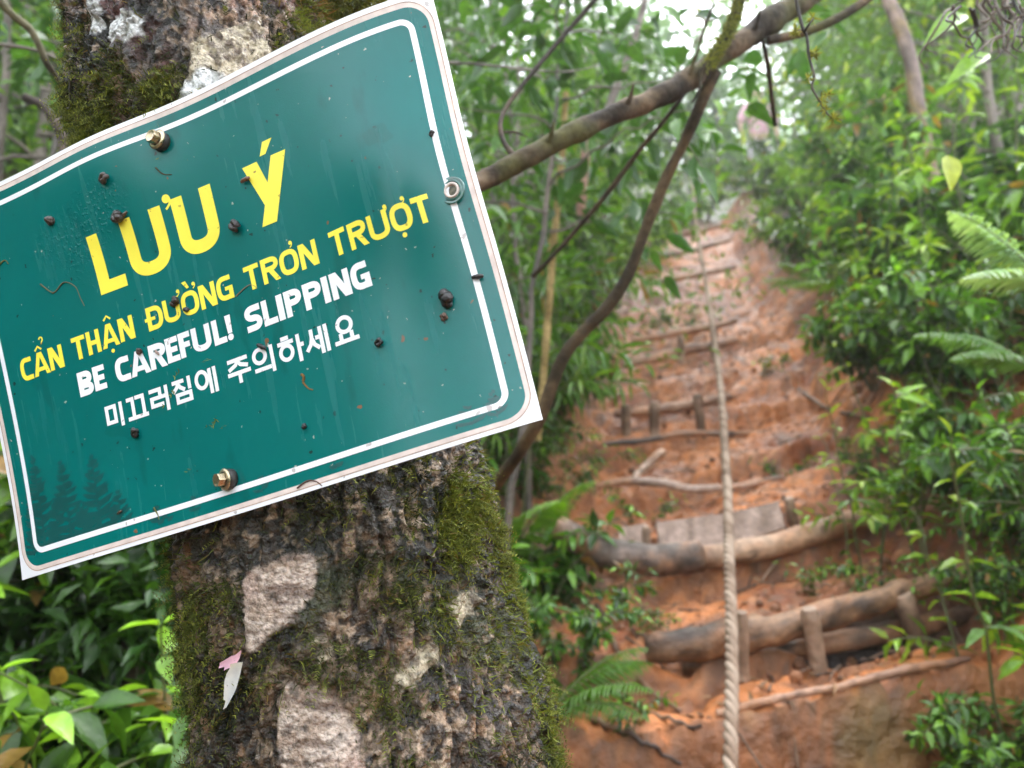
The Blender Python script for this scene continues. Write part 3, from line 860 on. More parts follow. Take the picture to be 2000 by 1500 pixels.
th = np.concatenate([np.linspace(np.pi * .98, np.pi * 2.02, 300), np.linspace(np.pi * 2.02, np.pi * 2.98, 40)[1:-1]])
seg = len(th)
rng_dir = np.stack([np.cos(th), np.sin(th), np.zeros(seg)], -1)
V = q[:, None, :3] + rng_dir[None] * q[:, None, 3:4]
Vf = V.reshape(-1, 3)
nd = np.repeat(rng_dir[None], len(zs), 0).reshape(-1, 3)
nb1, nb2, nb3 = fbm(Vf, 9, 3, 3), fbm(Vf * A([1, 1, .38]), 60, 4, 5), fbm(Vf * A([1, 1, 1.6]), 260, 3, 8)
px_, py_, dd_ = pix(Vf)
front = (nd[:, 1] < .15)
jx, jy = (fbm(Vf, 45, 3, 51) - .5) * 70, (fbm(Vf, 45, 3, 52) - .5) * 70
def inpoly(poly, jit=1.0, soft=0):
    x, y = px_ + jx * jit, py_ + jy * jit
    r = np.zeros(len(x), bool)
    n = len(poly)
    for i in range(n):
        (xa, ya), (xb, yb_) = poly[i], poly[(i + 1) % n]
        cnd = ((ya > y) != (yb_ > y)) & (x < (xb - xa) * (y - ya) / (yb_ - ya + 1e-9) + xa)
        r ^= cnd
    return r & front
pale = inpoly([(474, 1130), (520, 1098), (560, 1086), (626, 1082), (606, 1165), (564, 1222), (530, 1246), (484, 1284), (478, 1200)], .25)
pale2 = inpoly([(548, 1335), (600, 1340), (650, 1350), (690, 1400), (712, 1470), (725, 1560), (560, 1560), (535, 1430)], .35)
cream = inpoly([(380, 95), (440, 60), (520, 30), (540, 120), (500, 170), (430, 150), (380, 200), (350, 180)], 1.2) | inpoly([(560, 1262), (640, 1240), (655, 1300), (580, 1300)], .8) | inpoly([(800, 1280), (880, 1255), (870, 1330), (790, 1380)], 1.4) | inpoly([(900, 1150), (940, 1180), (930, 1230), (890, 1200)], 1.3)
grey = inpoly([(205, 30), (270, 22), (276, 70), (215, 85)], .8) | inpoly([(140, -40), (190, -40), (200, 75), (160, 60)], .6) | inpoly([(360, 150), (470, 140), (400, 200), (350, 205)], .8)
spk = (fbm(Vf, 95, 4, 91) > .635) & (fbm(Vf, 12, 3, 92) > .5) & front
def ragged(m, w=2):
    g = m.reshape(len(zs), seg).astype(float)
    for _ in range(2):
        for ax_i in (0, 1): g = sum(np.roll(g, k, ax_i) for k in range(-w, w + 1)) / (2 * w + 1)
    return sst(.30, .74, g.ravel() + (fbm(Vf, 120, 5, 95) - .5) * 1.3)
bare_s = ragged(pale | pale2)
cream_s, grey_s = ragged(cream), ragged(grey)
bare, cream, grey = bare_s > .5, cream_s > .5, grey_s > .5
rdg = 1 - np.abs(2 * fbm(Vf * A([1, 1, .38]), 75, 4, 25) - 1)
dz = (nb1 - .5) * .024 + (nb2 - .5) * .006 + (nb3 - .5) * .0035 - .004 * sst(.72, .97, rdg)
wr = sst(.52, .68, fbm((Vf + .006 * (fbm(Vf, 40, 3, 62)[:, None] - .5)) * A([34, 34, 230]), 1.0, 4, 61))      # fine horizontal wrinkles of bare bark
dz = dz * (1 - bare_s) + bare_s * ((nb1 - .5) * .018 - .0010 - .0007 * wr + (nb3 - .5) * .0012)
dz = np.where(cream, dz + .0015, dz) + (1 - bare_s) * .004 * (sst(.5, .7, fbm(Vf, 170, 3, 243)) * sst(.45, .58, fbm(Vf, 15, 4, 244)) - .5 * sst(.5, .62, fbm(Vf, 120, 3, 245)))
ridge = .18 * sst(.45, .75, fbm(Vf * A([1, 1, .5]), 30, 5, 15))
dz = dz - (1 - bare_s) * .007 * ridge
behind_sign = front & (py_ > 60) & (py_ < 1080)
dz = np.where(behind_sign, np.minimum(dz, .004), dz)
Vb = Vf + nd * dz[:, None]
fa, fb_, fc = fbm(Vf, 24, 4, 101), fbm(Vf, 90, 3, 111), fbm(Vf * A([1, 1, .4]), 40, 4, 121)
col = mixc((.022, .015, .010), (.17, .112, .070), sst(.36, .66, .5 * fa + .5 * fbm(Vf, 130, 4, 171)))
col = mixc(col, (.23, .09, .038), sst(.56, .72, fc) * .75 * (px_ < 560))
col = mixc(col, (.24, .135, .07), sst(.54, .68, fb_) * .75)
col = mixc(col, (.012, .010, .008), sst(.78, .97, rdg) * .85)
col = mixc(col, (.026, .032, .011), sst(.44, .56, fbm(Vf, 11, 4, 181)) * sst(480, 640, px_) * .85)
col = mixc(col, (.010, .010, .007), sst(.48, .58, fbm(Vf, 19, 5, 131)) * .9)
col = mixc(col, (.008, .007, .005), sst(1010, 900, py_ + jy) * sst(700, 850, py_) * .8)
col = mixc(col, (.075, .02, .014), sst(.5, .64, fbm(Vf, 30, 3, 141)) * (py_ < 260) * .8)
fl = sst(.56, .66, fbm(Vf, 230, 3, 241)) * sst(.46, .6, fbm(Vf, 21, 4, 242)) * front
col = mixc(col, (.33, .235, .155), fl * .6)
col = mixc(col, (.006, .006, .005), sst(.58, .66, fbm(Vf, 170, 3, 243)) * sst(.45, .58, fbm(Vf, 15, 4, 244)) * .9)
col = np.where(spk[:, None], mixc(col, (.40, .29, .20), .45 + .4 * fb_), col)
col = mixc(col, mixc((.46, .39, .27), (.10, .07, .045), sst(.44, .6, .5 * nb2 + .5 * fbm(Vf, 190, 3, 191))), cream_s * .85)
col = mixc(col, mixc((.62, .62, .60), (.2, .19, .17), sst(.46, .62, .5 * nb2 + .5 * fbm(Vf, 190, 3, 192))), grey_s)
bc = mixc((.50, .40, .33), (.33, .24, .18), sst(.42, .68, fb_))
bc = mixc(bc, (.11, .065, .045), wr * .8)
bc = mixc(bc, (.05, .035, .025), sst(.66, .74, fbm(Vf, 150, 3, 161)) * .8)
bc = mixc(bc, (.55, .36, .30), sst(.5, .68, fbm(Vf, 16, 3, 151)) * .5)
col = mixc(col, bc, bare_s)
n = len(zs)
i = np.arange(n - 1)[:, None] * seg
j = np.arange(seg)[None]
k = (j + 1) % seg
tree = empty('mossy_tree', (ta[0, 0], ta[0, 1], gb0))
tag(tree, 'mossy tree trunk with peeling pale bark patches carrying the green sign', 'tree')
mb = MB()
mb.add(Vb, np.stack([i + j, i + k, i + seg + k, i + seg + j], -1).reshape(-1, 4), col)
mb.build('trunk', MAT['bark'], tree, origin=tree.location)
# moss: many little blades rooted on the bark
Nn = nrm(nd + A([0, 0, .1]))
mask = sst(.50, .64, fbm(Vf, 13, 4, 201)) * .9 + .12
side = np.abs(np.cos(np.repeat(th[None], n, 0).reshape(-1) - np.pi * 1.5))
rightness = np.cos(np.repeat(th[None], n, 0).reshape(-1))
mask = mask * (.6 + .75 * sst(.35, .95, rightness)) + .5 * sst(.8, 1.0, -rightness)
mask = np.where(bare | grey, 0, mask)
mask = np.where(cream, mask * .12, mask) * (.25 + 1.1 * sst(.42, .6, fbm(Vf, 48, 4, 231)))
mask = mask * np.where((py_ > 1080) | (py_ < 300), 1, .5) * (front | (py_ < 200)) * ((py_ > -120) & (py_ < 1620))
mask = mask + front * sst(60, 20, np.hypot(px_ - 900, (py_ - 1010) * .5)) * 1.6 + front * sst(80, 20, np.hypot(px_ - 180, (py_ - 240))) * 1.2 + front * sst(70, 10, np.hypot(px_ - 320, (py_ - 185))) * 1.4 + front * sst(120, 30, np.hypot((px_ - 640), (py_ - 1300) * 1.5)) * .6
mask = np.where(bare | grey, 0, mask)
# even out: vertices at the sides are as dense per area as the front ones
idx = rng.choice(len(Vf), 120000, p=mask / mask.sum())
tone = fbm(Vb[idx], 11, 3, 221)
mc = mixc((.010, .014, .005), (.050, .064, .013), sst(.3, .66, tone))
bright = sst(.50, .72, tone + .22 * sst(.5, 1, rightness[idx]) - .1 * (py_[idx] > 1250)) * rng.random(len(idx))
mc = mixc(mc, (.20, .235, .032), bright * .75)
mc = mixc(mc, (.17, .11, .03), (rng.random(len(idx)) < .12) * .8)
tang = nrm(rng.normal(size=(len(idx), 3)))
dirn = nrm(Nn[idx] * .75 + tang * .75 + A([0, 0, -.25]))
ln = .0024 + .0062 * rng.random(len(idx)) ** 3 + .0035 * bright
mb = MB()
leaves(mb, Vb[idx] - Nn[idx] * .0006, dirn, tang[::-1], ln, ln * .11 + .00025, mc, 'b')
# feathery stems with side leaflets on the moss cushions
idx = rng.choice(len(Vf), 4200, p=mask ** 1.2 / (mask ** 1.2).sum())
tg = nrm(rng.normal(size=(len(idx), 3)))
sdir = nrm(Nn[idx] * .8 + tg * .7 + A([0, 0, -.35]))
L_ = .007 + .013 * rng.random(len(idx))
for kk in range(7):
    f = (kk + .5) / 7
    base = Vb[idx] + sdir * (L_ * f)[:, None] + A([0, 0, -1.0]) * (L_ * f * f * .4)[:, None]
    sidev = nrm(np.cross(sdir, tg))
    cc = mixc((.045, .058, .012), (.30, .32, .045), (rng.random(len(idx)) * .5 + .5 * f) * np.repeat(rng.random((len(idx) + 2) // 3), 3)[:len(idx)])
    for sg in (-1, 1):
        leaves(mb, base, nrm(sidev * sg + sdir * .8 + rng.normal(size=(len(idx), 3)) * .2), tg, .0032 * (1.15 - f * .5), .0007, cc, 'b')
mo = mb.build('moss', MAT['moss'], tree, origin=tree.location)
# moss cushion behind the top edge of the sign, on the right flank of the trunk
def moss_clump(c, r, n, label_part, cols, lnk=(.008, .018), squash=(1, 1, .7)):
    d = nrm(rng.normal(size=(n, 3)))
    rad = r * rng.random(n) ** .35
    pos = c + d * rad[:, None] * A(squash)
    tg = nrm(rng.normal(size=(n, 3)))
    mb = MB()
    leaves(mb, pos, nrm(d * .6 + tg * .8 + A([0, -.3, -.3])), tg[::-1], lnk[0] + (lnk[1] - lnk[0]) * rng.random(n), .0014, mixc(cols[0], cols[1], rng.random(n)), 'b')
    return mb
mb = moss_clump(P(610, 25, .72), .085, 9000, '', ((.025, .03, .008), (.16, .16, .02)), squash=(1.1, .6, .55))
m2 = moss_clump(P(545, 22, .66), .03, 900, '', ((.13, .07, .02), (.26, .15, .05)), (.01, .026), (1.3, .5, .6))
mb.v += m2.v; mb.c += m2.c
mb.f += [f + mb.n for f in m2.f]
mb.build('moss_cushion', MAT['moss'], tree, origin=tree.location)
# a few stray wiry roots on the bark above the sign
for pts in ([(330, 60), (380, 45), (420, 70), (440, 40)], [(390, 20), (400, 60), (395, 95), (420, 120)], [(410, 60), (400, 100), (420, 130)], [(470, 0), (475, 60), (490, 110)], [(180, 255), (200, 262), (208, 240), (218, 215)]):
    q = A([P(x, y, TY * 1.0) for x, y in pts]); q = spline(q, 20)
    zi = q[:, 2]
    cx_, cy2, rr = [np.interp(zi, ta[:, 2], ta[:, k]) for k in (0, 1, 3)]
    q[:, 1] = cy2 - np.sqrt(np.maximum((rr + .006) ** 2 - np.minimum((q[:, 0] - cx_) ** 2, (rr * .98) ** 2), 1e-5))
    mb = MB()
    tube(mb, q, .0009, 6, (.03, .025, .015))
    mb.build('rootlet', MAT['twig'], tree, origin=tree.location)
def on_trunk(px, py, lift=.004):
    d = TY * .8
    for _ in range(60):
        p = P(px, py, d)
        cx_, cy2, rr = [np.interp(p[2], ta[:, 2], ta[:, k]) for k in (0, 1, 3)]
        if math.hypot(p[0] - cx_, p[1] - cy2) < rr + lift: break
        d += .002
    return p
vx_, vy_, vd_ = pix(Vb)
def on_bark(px, py, lift):
    e = np.hypot(vx_ - px, vy_ - py) + 1e3 * (~front)
    near = np.argsort(e)[:40]
    i = near[np.argmin(vd_[near])]
    return P(px, py, vd_[i] - lift)
# torn white and pink scrap hanging on the bark
mb = MB()
a = [on_bark(x, y, .015) for x, y in ((470, 1276), (455, 1292), (428, 1300))]
def ribbon(mb, pts, wd, col, side):
    p = spline(A(pts), 14)
    w = np.interp(np.linspace(0, 1, 14), np.linspace(0, 1, len(wd)), wd)[:, None]
    sdv = nrm(A(side))[None]
    jag = (rng.random((14, 1)) - .5) * .0016
    V = np.concatenate([p - sdv * w / 2 + jag, p + sdv * w / 2, p + A([0, .0012, 0])])
    k = np.arange(13)
    mb.add(V, np.concatenate([np.stack([k, k + 28, k + 29, k + 1], 1), np.stack([k + 28, k + 14, k + 15, k + 29], 1)]), col)
ribbon(mb, a, [.004, .008, .003], (.75, .42, .52), (0, .2, 1))
ribbon(mb, [on_bark(x, y, .014) for x, y in ((462, 1295), (455, 1320), (450, 1350), (440, 1383))], [.008, .009, .006, .001], (.72, .74, .76), (1, 0, .15))
tag(mb.build('petal_scrap', MAT['paper'], origin=Vector(a[0])), 'torn pink and white petal scrap stuck to the bark below the sign', 'petal')

# ------------------------------------------------------------------ rope, logs, stakes on the trail
rp = [(1340, 250, 10.4), (1352, 330, 8.6), (1357, 420, 7.2), (1375, 530, 5.7), (1392, 640, 4.5), (1405, 740, 3.6), (1418, 900, 2.7), (1424, 1100, 2.06), (1428, 1300, 1.72), (1425, 1500, 1.5), (1416, 1800, 1.28)]
ctr = spline(A([P(x, y, d) for x, y, d in rp]), 2600)
ctr = ctr + (np.stack([fbm(ctr, 2.6, 2, 501), fbm(ctr, 2.6, 2, 502), fbm(ctr, 2.6, 2, 503)], -1) - .5) * .010
arcl = np.concatenate([[0], np.cumsum(np.linalg.norm(np.diff(ctr, axis=0), axis=1))])
tt = nrm(np.gradient(ctr, axis=0))
sv = nrm(np.cross(tt, A([0, 0, 1.0])))
bv = np.cross(sv, tt)
mb = MB()
for k in range(3):
    ph = arcl * 2 * np.pi / .082 + k * 2 * np.pi / 3
    c = ctr + (sv * np.cos(ph)[:, None] + bv * np.sin(ph)[:, None]) * .0076
    tube(mb, c, .0085, 7, mixc(mixc((.20, .13, .085), (.36, .27, .20), sst(.3, .6, fbm(ctr, 5, 4, k))), (.12, .07, .04), sst(.6, .72, fbm(ctr, 13, 3, 7)) * .7), .08, 150, seed=k)
for f in (.28, .63, .80):
    i = int(f * 2599)
    for k in range(3):
        o = rng.normal(size=3) * .005
        t_ = np.linspace(-1, 1, 8)
        tube(mb, ctr[i] + o + tt[i] * (t_ * .014)[:, None] - sv[i] * .012, .010 * np.sqrt(np.maximum(1 - t_ ** 2, .03)), 8, (.28, .2, .15), .4, 120)
tag(mb.build('hand_rope', MAT['rope'], origin=Vector(ctr[0])), 'thick twisted tan rope hanging down the muddy stepped trail', 'rope')
def woodcol(a, b, f=14): return lambda V: mixc(a, b, sst(.35, .65, fbm(V * A([.4, 1, 1]), f, 4, 303)))
def log(pts, r, label, ca=(.10, .07, .05), cb=(.30, .21, .15), name='step_log', group='logs laid across the trail as steps', seg=16, n=40, bump=.22):
    q = spline(A([P(*p) for p in pts]), n)
    q = q + np.cumsum(np.random.default_rng(len(label)).normal(size=(n, 3)) * .0012, 0)
    mb = MB()
    rr_ = np.interp(np.linspace(0, 1, n), np.linspace(0, 1, len(r)), r)
    rr_[0] *= .8; rr_[-1] *= .75
    cf0 = woodcol(ca, cb)
    def cf(V):
        c = mixc(cf0(V), A(ca) * .45, sst(.56, .66, fbm(V * A([.5, 1, 1]), 42, 4, 311)) * .8)
        return mixc(c, (.40, .18, .08), sst(.5, .66, fbm(V, 9, 4, 312)) * .55)      # clay smeared on the wood
    tube(mb, q, rr_, seg + 8, bump=bump, bf=22, colf=cf, seed=len(label))
    tag(mb.build(name, MAT['wood'], origin=Vector(q[0])), label, 'log', group)
log([(1262, 1268, 2.0), (1380, 1252, 2.0), (1480, 1238, 2.01), (1660, 1192, 2.05), (1800, 1148, 2.09), (1930, 1108, 2.14), (2030, 1078, 2.2)], [.040, .044, .040, .034, .031, .030, .027], 'thick muddy step log with a gap below it, nearest whole log on the trail', (.05, .028, .016), (.25, .135, .07), bump=.45)
log([(1330, 1300, 2.06), (1475, 1288, 2.06), (1640, 1258, 2.08), (1780, 1232, 2.1), (1920, 1195, 2.15)], [.03, .032, .028, .03, .024], 'thin second log tucked under the nearest thick step log', (.08, .05, .035), (.24, .15, .10))
log([(1400, 1395, 1.76), (1500, 1368, 1.77), (1620, 1348, 1.78), (1740, 1322, 1.8), (1890, 1296, 1.83)], [.010, .010, .009, .011, .008], 'slim muddy pole along the lip of the lowest step', (.16, .08, .05), (.38, .21, .13))
log([(1085, 1030, 2.46), (1150, 1068, 2.46), (1230, 1092, 2.46), (1310, 1098, 2.47), (1378, 1088, 2.48)], [.04, .05, .052, .052, .05], 'dark grey round log at the left end of the second step', (.09, .065, .05), (.25, .18, .145))
log([(1372, 1090, 2.47), (1470, 1070, 2.48), (1560, 1048, 2.5), (1650, 1020, 2.54), (1720, 992, 2.58), (1780, 965, 2.62)], [.04, .038, .037, .037, .036, .033], 'pale orange curved log at the right end of the second step', (.24, .14, .085), (.44, .28, .18))
log([(1165, 948, 3.06), (1230, 938, 3.08), (1300, 940, 3.1), (1360, 952, 3.12), (1440, 946, 3.14), (1530, 930, 3.2)], [.012, .018, .019, .015, .013, .01], 'bent pale root pole lying across the clay above the planks', (.18, .11, .08), (.42, .31, .25))
log([(1238, 932, 3.1), (1262, 910, 3.14), (1296, 884, 3.2)], [.014, .017, .019], 'short broken pale branch stub leaning up from the bent root pole', (.2, .12, .08), (.45, .32, .24), n=20)
log([(1175, 868, 3.66), (1250, 862, 3.68), (1330, 850, 3.7), (1440, 850, 3.74), (1560, 838, 3.8)], [.012, .015, .016, .013, .01], 'thin dark pole below the row of stakes', (.06, .04, .03), (.2, .12, .08))
stepl = [([(1200, 800, 3.96), (1300, 790, 4.0), (1430, 765, 4.05)], .03, 'buried log behind the row of three stakes'),
         ([(1215, 705, 4.62), (1320, 680, 4.66), (1440, 655, 4.7)], .035, 'muddy step log halfway up the trail below the weedy patch'),
         ([(1235, 655, 5.2), (1330, 640, 5.25), (1440, 615, 5.3)], .03, 'pale step log just below the weedy patch'),
         ([(1265, 545, 6.6), (1350, 530, 6.65), (1440, 512, 6.7)], .03, 'upper step log above the weedy patch'),
         ([(1290, 490, 7.6), (1350, 480, 7.6), (1425, 462, 7.7)], .03, 'far step log near the bend of the rope'),
         ([(1312, 452, 8.6), (1360, 444, 8.6), (1412, 432, 8.7)], .03, 'farthest step log at the top of the visible trail')]
for pts, r, lb in stepl: log([(a, b + 9, c) for a, b, c in pts], [r * .8, r * .95, r * .7], lb, (.17, .085, .05), (.42, .25, .16), n=24, bump=.45)
def stake(px, y0, y1, d, w, lean, label):
    a, b = P(px, y0, d), P(px + lean, y1, d + .01)
    b = b + (b - a) * .25
    q = np.linspace(a, b, 14)
    mb = MB()
    tube(mb, q, w / 2 / FPX * d * np.interp(np.linspace(0, 1, 14), [0, .05, 1], [.8, 1, .95]), 7, bump=.15, bf=22, colf=woodcol((.13, .08, .05), (.34, .23, .16)), seed=px)
    tag(mb.build('stake', MAT['wood'], origin=Vector(b)), label, 'stake', 'wooden stakes holding the step logs')
stake(1447, 1195, 1322, 1.93, 30, 4, 'brown stake beside the rope in front of the thick near log')
stake(1580, 1188, 1318, 1.95, 36, 22, 'split stake left of the dark gap under the thick near log')
stake(1762, 1160, 1296, 2.045, 42, 45, 'leaning squared stake right of the dark gap under the thick near log')
stake(1262, 1028, 1088, 2.58, 18, 2, 'small stake between the two wide planks')
stake(1540, 972, 1022, 2.62, 20, 12, 'grey stake at the right end of the planks')
stake(1222, 790, 852, 3.84, 20, 2, 'left stake of the three in a row up the trail')
stake(1278, 786, 848, 3.84, 22, 0, 'middle stake of the three in a row up the trail')
stake(1362, 770, 842, 3.86, 20, 8, 'right stake of the three in a row up the trail')
stake(1330, 655, 700, 4.6, 14, 2, 'far stake in front of the muddy log halfway up')
stake(1395, 640, 690, 4.64, 14, 0, 'far stake just left of the rope halfway up')
def plank(c4, d, thick, label):
    tl, tr, br, bl = [P(x, y, dd) for (x, y), dd in zip(c4, d)]
    nrmv = nrm(np.cross(tr - tl, bl - tl))
    mb = MB()
    n, m = 14, 6
    G = A([[(tl * (1 - s) + tr * s) * (1 - t) + (bl * (1 - s) + br * s) * t for s in np.linspace(0, 1, n)] for t in np.linspace(0, 1, m)])
    for sg in (0, 1):
        g2 = G + nrmv * (thick * sg)
        g2 = g2 + nrmv * ((fbm(g2 * A([1, 1, 6]), 14, 3, 5) - .5) * .012)[..., None]
        i = (np.arange(m - 1)[:, None] * n + np.arange(n - 1)[None]).ravel()
        f = np.stack([i, i + 1, i + n + 1, i + n], 1)
        mb.add(g2, f if sg else f[:, ::-1], mixc((.20, .13, .09), (.36, .25, .195), sst(.35, .65, fbm(g2.reshape(-1, 3) * A([3, 1, .6]), 10, 3, 66))))
    rim = np.concatenate([G[0], G[1:, -1], G[-1, ::-1][1:], G[::-1, 0][1:-1]])
    r = len(rim); k = np.arange(r)
    mb.add(np.concatenate([rim, rim + nrmv * thick]), np.stack([k, (k + 1) % r, (k + 1) % r + r, k + r], 1), (.25, .17, .12))
    tag(mb.build('plank', MAT['wood'], origin=Vector(bl)), label, 'plank', 'planks behind the second step log')
plank([(1208, 1030), (1262, 1022), (1265, 1085), (1212, 1085)], [2.62, 2.62, 2.56, 2.56], .02, 'short square grey plank at the left of the second step')
plank([(1282, 1020), (1422, 1002), (1425, 1070), (1290, 1085)], [2.62, 2.63, 2.56, 2.56], .02, 'wide pale plank just left of the rope on the second step')
plank([(1424, 1002), (1520, 978), (1534, 1030), (1432, 1062)], [2.63, 2.66, 2.6, 2.57], .02, 'pinkish grooved plank right of the rope on the second step')

for pts, r, lb in (([(1165, 1180), (1200, 1260), (1250, 1330), (1330, 1390)], .010, 'dark root crossing the wet clay left of the rope below the near log'), ([(1130, 1290), (1200, 1350), (1290, 1400), (1370, 1420)], .008, 'second thinner root just below the dark one left of the rope'),
                   ([(1215, 1150), (1225, 1200), (1245, 1250)], .007, 'orange brown root hanging down the bank under the dark grey log'), ([(1150, 1400), (1240, 1440), (1330, 1490)], .009, 'root at the bottom edge left of the rope'), ([(1560, 760), (1620, 800), (1700, 815)], .012, 'root sticking out of the bare red bank')):
    q = []
    for x, y in pts:                                    # lay it on the earth seen there
        d = 1.2
        while d < 6 and P(x, y, d)[2] > float(ground(*P(x, y, d)[:2])): d += .01
        q.append(P(x, y, d - .012))
    q = spline(A(q), 26)
    q[:, 2] += rng.normal(size=26) * .003
    mb = MB()
    tube(mb, q, r * np.linspace(1, .5, 26), 8, bump=.35, bf=40, colf=woodcol((.05, .028, .018), (.2, .11, .06)), seed=3)
    tag(mb.build('root', MAT['wood'], origin=Vector(q[0])), lb, 'root', 'roots exposed in the clay')
# ------------------------------------------------------------------ branches crossing in front of the trail
def barkcol(a, b, c=None):
    def f(V):
        r = mixc(a, b, sst(.35, .65, fbm(V, 22, 4, 401)))
        return r if c is None else mixc(r, c, sst(.52, .66, fbm(V, 12, 3, 402)))
    return f
def branch(mb, pts, r, cf, n=60, seg=10, bump=.16, bf=30, seed=1):
    q = spline(A([P(*p) for p in pts]), n)
    tube(mb, q, np.interp(np.linspace(0, 1, n), np.linspace(0, 1, len(r)), r), seg, bump=bump, bf=bf, colf=cf, seed=seed)
    return q
BR, BR2 = barkcol((.022, .016, .010), (.105, .072, .042), (.060, .055, .018)), barkcol((.022, .016, .011), (.06, .042, .025))
lb_ = empty('leaning_branch', Vector(P(930, 362, 1.02)))
tag(lb_, 'thick brown knotted branch slanting up to the top of the picture from behind the sign', 'branch')
mb = MB()
q = branch(mb, [(900, 372, 1.0), (945, 352, 1.03), (1000, 322, 1.05), (1090, 274, 1.08), (1175, 232, 1.12), (1260, 200, 1.15), (1330, 165, 1.18), (1410, 108, 1.22), (1490, 52, 1.26), (1570, -2, 1.3), (1700, -90, 1.38)], [.0145, .016, .0148, .0145, .016, .0165, .0168, .0195, .0185, .0175, .0165], BR, 110, 16, .42, 24)
for a_ in ((1060, 290, 1.07), (1215, 216, 1.13), (1335, 160, 1.18), (1462, 72, 1.24)):
    branch(mb, [a_, (a_[0] + 14, a_[1] - 20, a_[2] - .01), (a_[0] + 22, a_[1] - 52, a_[2] - .02)], [.008, .004, .0012], BR, 12, 7)
mb.build('limb', MAT['limb'], lb_, origin=lb_.location)
mb = MB()
branch(mb, [(1452, -40, 1.2), (1442, 10, 1.2), (1425, 55, 1.19), (1398, 100, 1.185), (1372, 138, 1.17), (1366, 175, 1.165), (1352, 200, 1.16)], [.012, .010, .009, .0085, .007, .003, .0015], barkcol((.02, .016, .01), (.07, .055, .03)), 40, 9, .35, 60)
m2 = MB()
qq = spline(A([P(*p) for p in [(1450, -20, 1.19), (1440, 12, 1.19), (1424, 58, 1.18), (1398, 102, 1.175), (1380, 130, 1.165)]]), 1100)
dd = nrm(rng.normal(size=(1100, 3)))
leaves(m2, qq + dd * .008, nrm(dd + A([.5, -.2, 0])), dd[::-1], .008, .0018, mixc((.05, .06, .01), (.25, .27, .04), rng.random(1100)), 'b')
mb.build('mossy_side_branch', MAT['limb'], lb_, origin=lb_.location)
m2.build('moss', MAT['moss'], lb_, origin=lb_.location)
mb = MB()
branch(mb, [(1500, 80, 1.24), (1580, 60, 1.26), (1650, 28, 1.28), (1720, -20, 1.3)], [.007, .008, .0075, .007], BR, 30, 9)
mb.build('side_twig', MAT['limb'], lb_, origin=lb_.location)
sb = empty('crooked_sapling', Vector(gpt(1010, 1.5)))
tag(sb, 'crooked bare sapling stem bending up from beside the sign corner to the thick branch', 'sapling')
mb = MB()
g0 = gpt(900, 1.5)
q = np.vstack([g0 - A([0, 0, .05]), [P(*p) for p in [(890, 1120, 1.45), (945, 985, 1.36), (1010, 890, 1.28), (1056, 812, 1.25), (1080, 745, 1.25), (1105, 690, 1.25), (1140, 648, 1.25), (1185, 600, 1.25), (1225, 540, 1.25), (1262, 445, 1.25), (1300, 350, 1.24), (1338, 275, 1.22), (1372, 195, 1.2), (1398, 140, 1.2)]]])
q = spline(q, 110)
tube(mb, q, np.interp(np.linspace(0, 1, 110), [0, .4, .5, .8, 1], [.016, .0125, .0115, .0098, .0085]), 11, bump=.2, bf=25, colf=barkcol((.028, .020, .010), (.085, .056, .028)))
mb.build('stem', MAT['limb'], sb, origin=sb.location)
def twig(pts, r, label, cf=BR2, name='twig', n=50, seg=7, cat='twig'):
    mb = MB()
    q = branch(mb, pts, r, cf, n, seg, .2, 60)
    return tag(mb.build(name, MAT['limb'], origin=Vector(q[0])), label, cat)
twig([(1350, 165, 1.22), (1300, 232, 1.26), (1250, 292, 1.3), (1190, 372, 1.34), (1120, 455, 1.38), (1075, 505, 1.4), (1040, 540, 1.42)], [.003, .0036, .0042, .0045, .0045, .004, .005], 'thin straight dark twig dropping from the thick branch towards the sign')
twig([(1180, -20, 1.3), (1120, 48, 1.28), (1075, 100, 1.25), (1025, 160, 1.2), (990, 208, 1.16), (977, 240, 1.13), (983, 275, 1.1), (1000, 300, 1.08), (1015, 316, 1.06)], [.0042, .0042, .004, .004, .0038, .0036, .0036, .004, .005], 'thin arched brown twig hooking down onto the thick branch')
twig([(985, 258, 1.12), (1005, 258, 1.13), (1030, 268, 1.14)], [.0022, .0018, .001], 'tiny side sprig off the arched twig', n=12)
twig([(1490, 78, 1.25), (1498, 120, 1.3), (1506, 180, 1.36), (1514, 246, 1.4)], [.0035, .0042, .0042, .0035], 'thin dark upright stick hanging in front of the person in pink')
twig([(1150, 262, 3.2), (1140, 330, 3.2), (1135, 420, 3.2)], [.02, .022, .02], 'reddish blurred stem behind the thick branch', barkcol((.22, .12, .09), (.36, .22, .17)), 'stem', cat='stem')
twig([(1105, 180, 2.6), (1098, 300, 2.6), (1082, 470, 2.6), (1070, 620, 2.6), (1060, 750, 2.6), (1050, 860, 2.6)], [.011, .012, .0125, .013, .013, .013], 'ochre cane standing left of the crooked sapling', barkcol((.20, .14, .05), (.36, .26, .11)), 'cane', cat='cane')
twig([(1265, -20, 3.0), (1235, 90, 3.0), (1200, 180, 3.0), (1180, 240, 3.0)], [.012, .014, .016, .017], 'grey blurred sapling stem above the thick branch against the pale sky', barkcol((.10, .08, .07), (.2, .17, .15)), 'stem', cat='stem')
twig([(1300, -20, 2.6), (1375, 40, 2.6), (1340, 110, 2.7), (1290, 190, 2.8)], [.003, .004, .004, .004], 'hair thin pale twig crossing the bright sky gap', barkcol((.2, .15, .12), (.3, .25, .2)))
twig([(1395, 5, 1.3), (1378, 50, 1.32), (1360, 110, 1.34), (1348, 160, 1.35)], [.002, .0024, .0022, .002], 'hair thin dark vine hanging beside the mossy side branch')
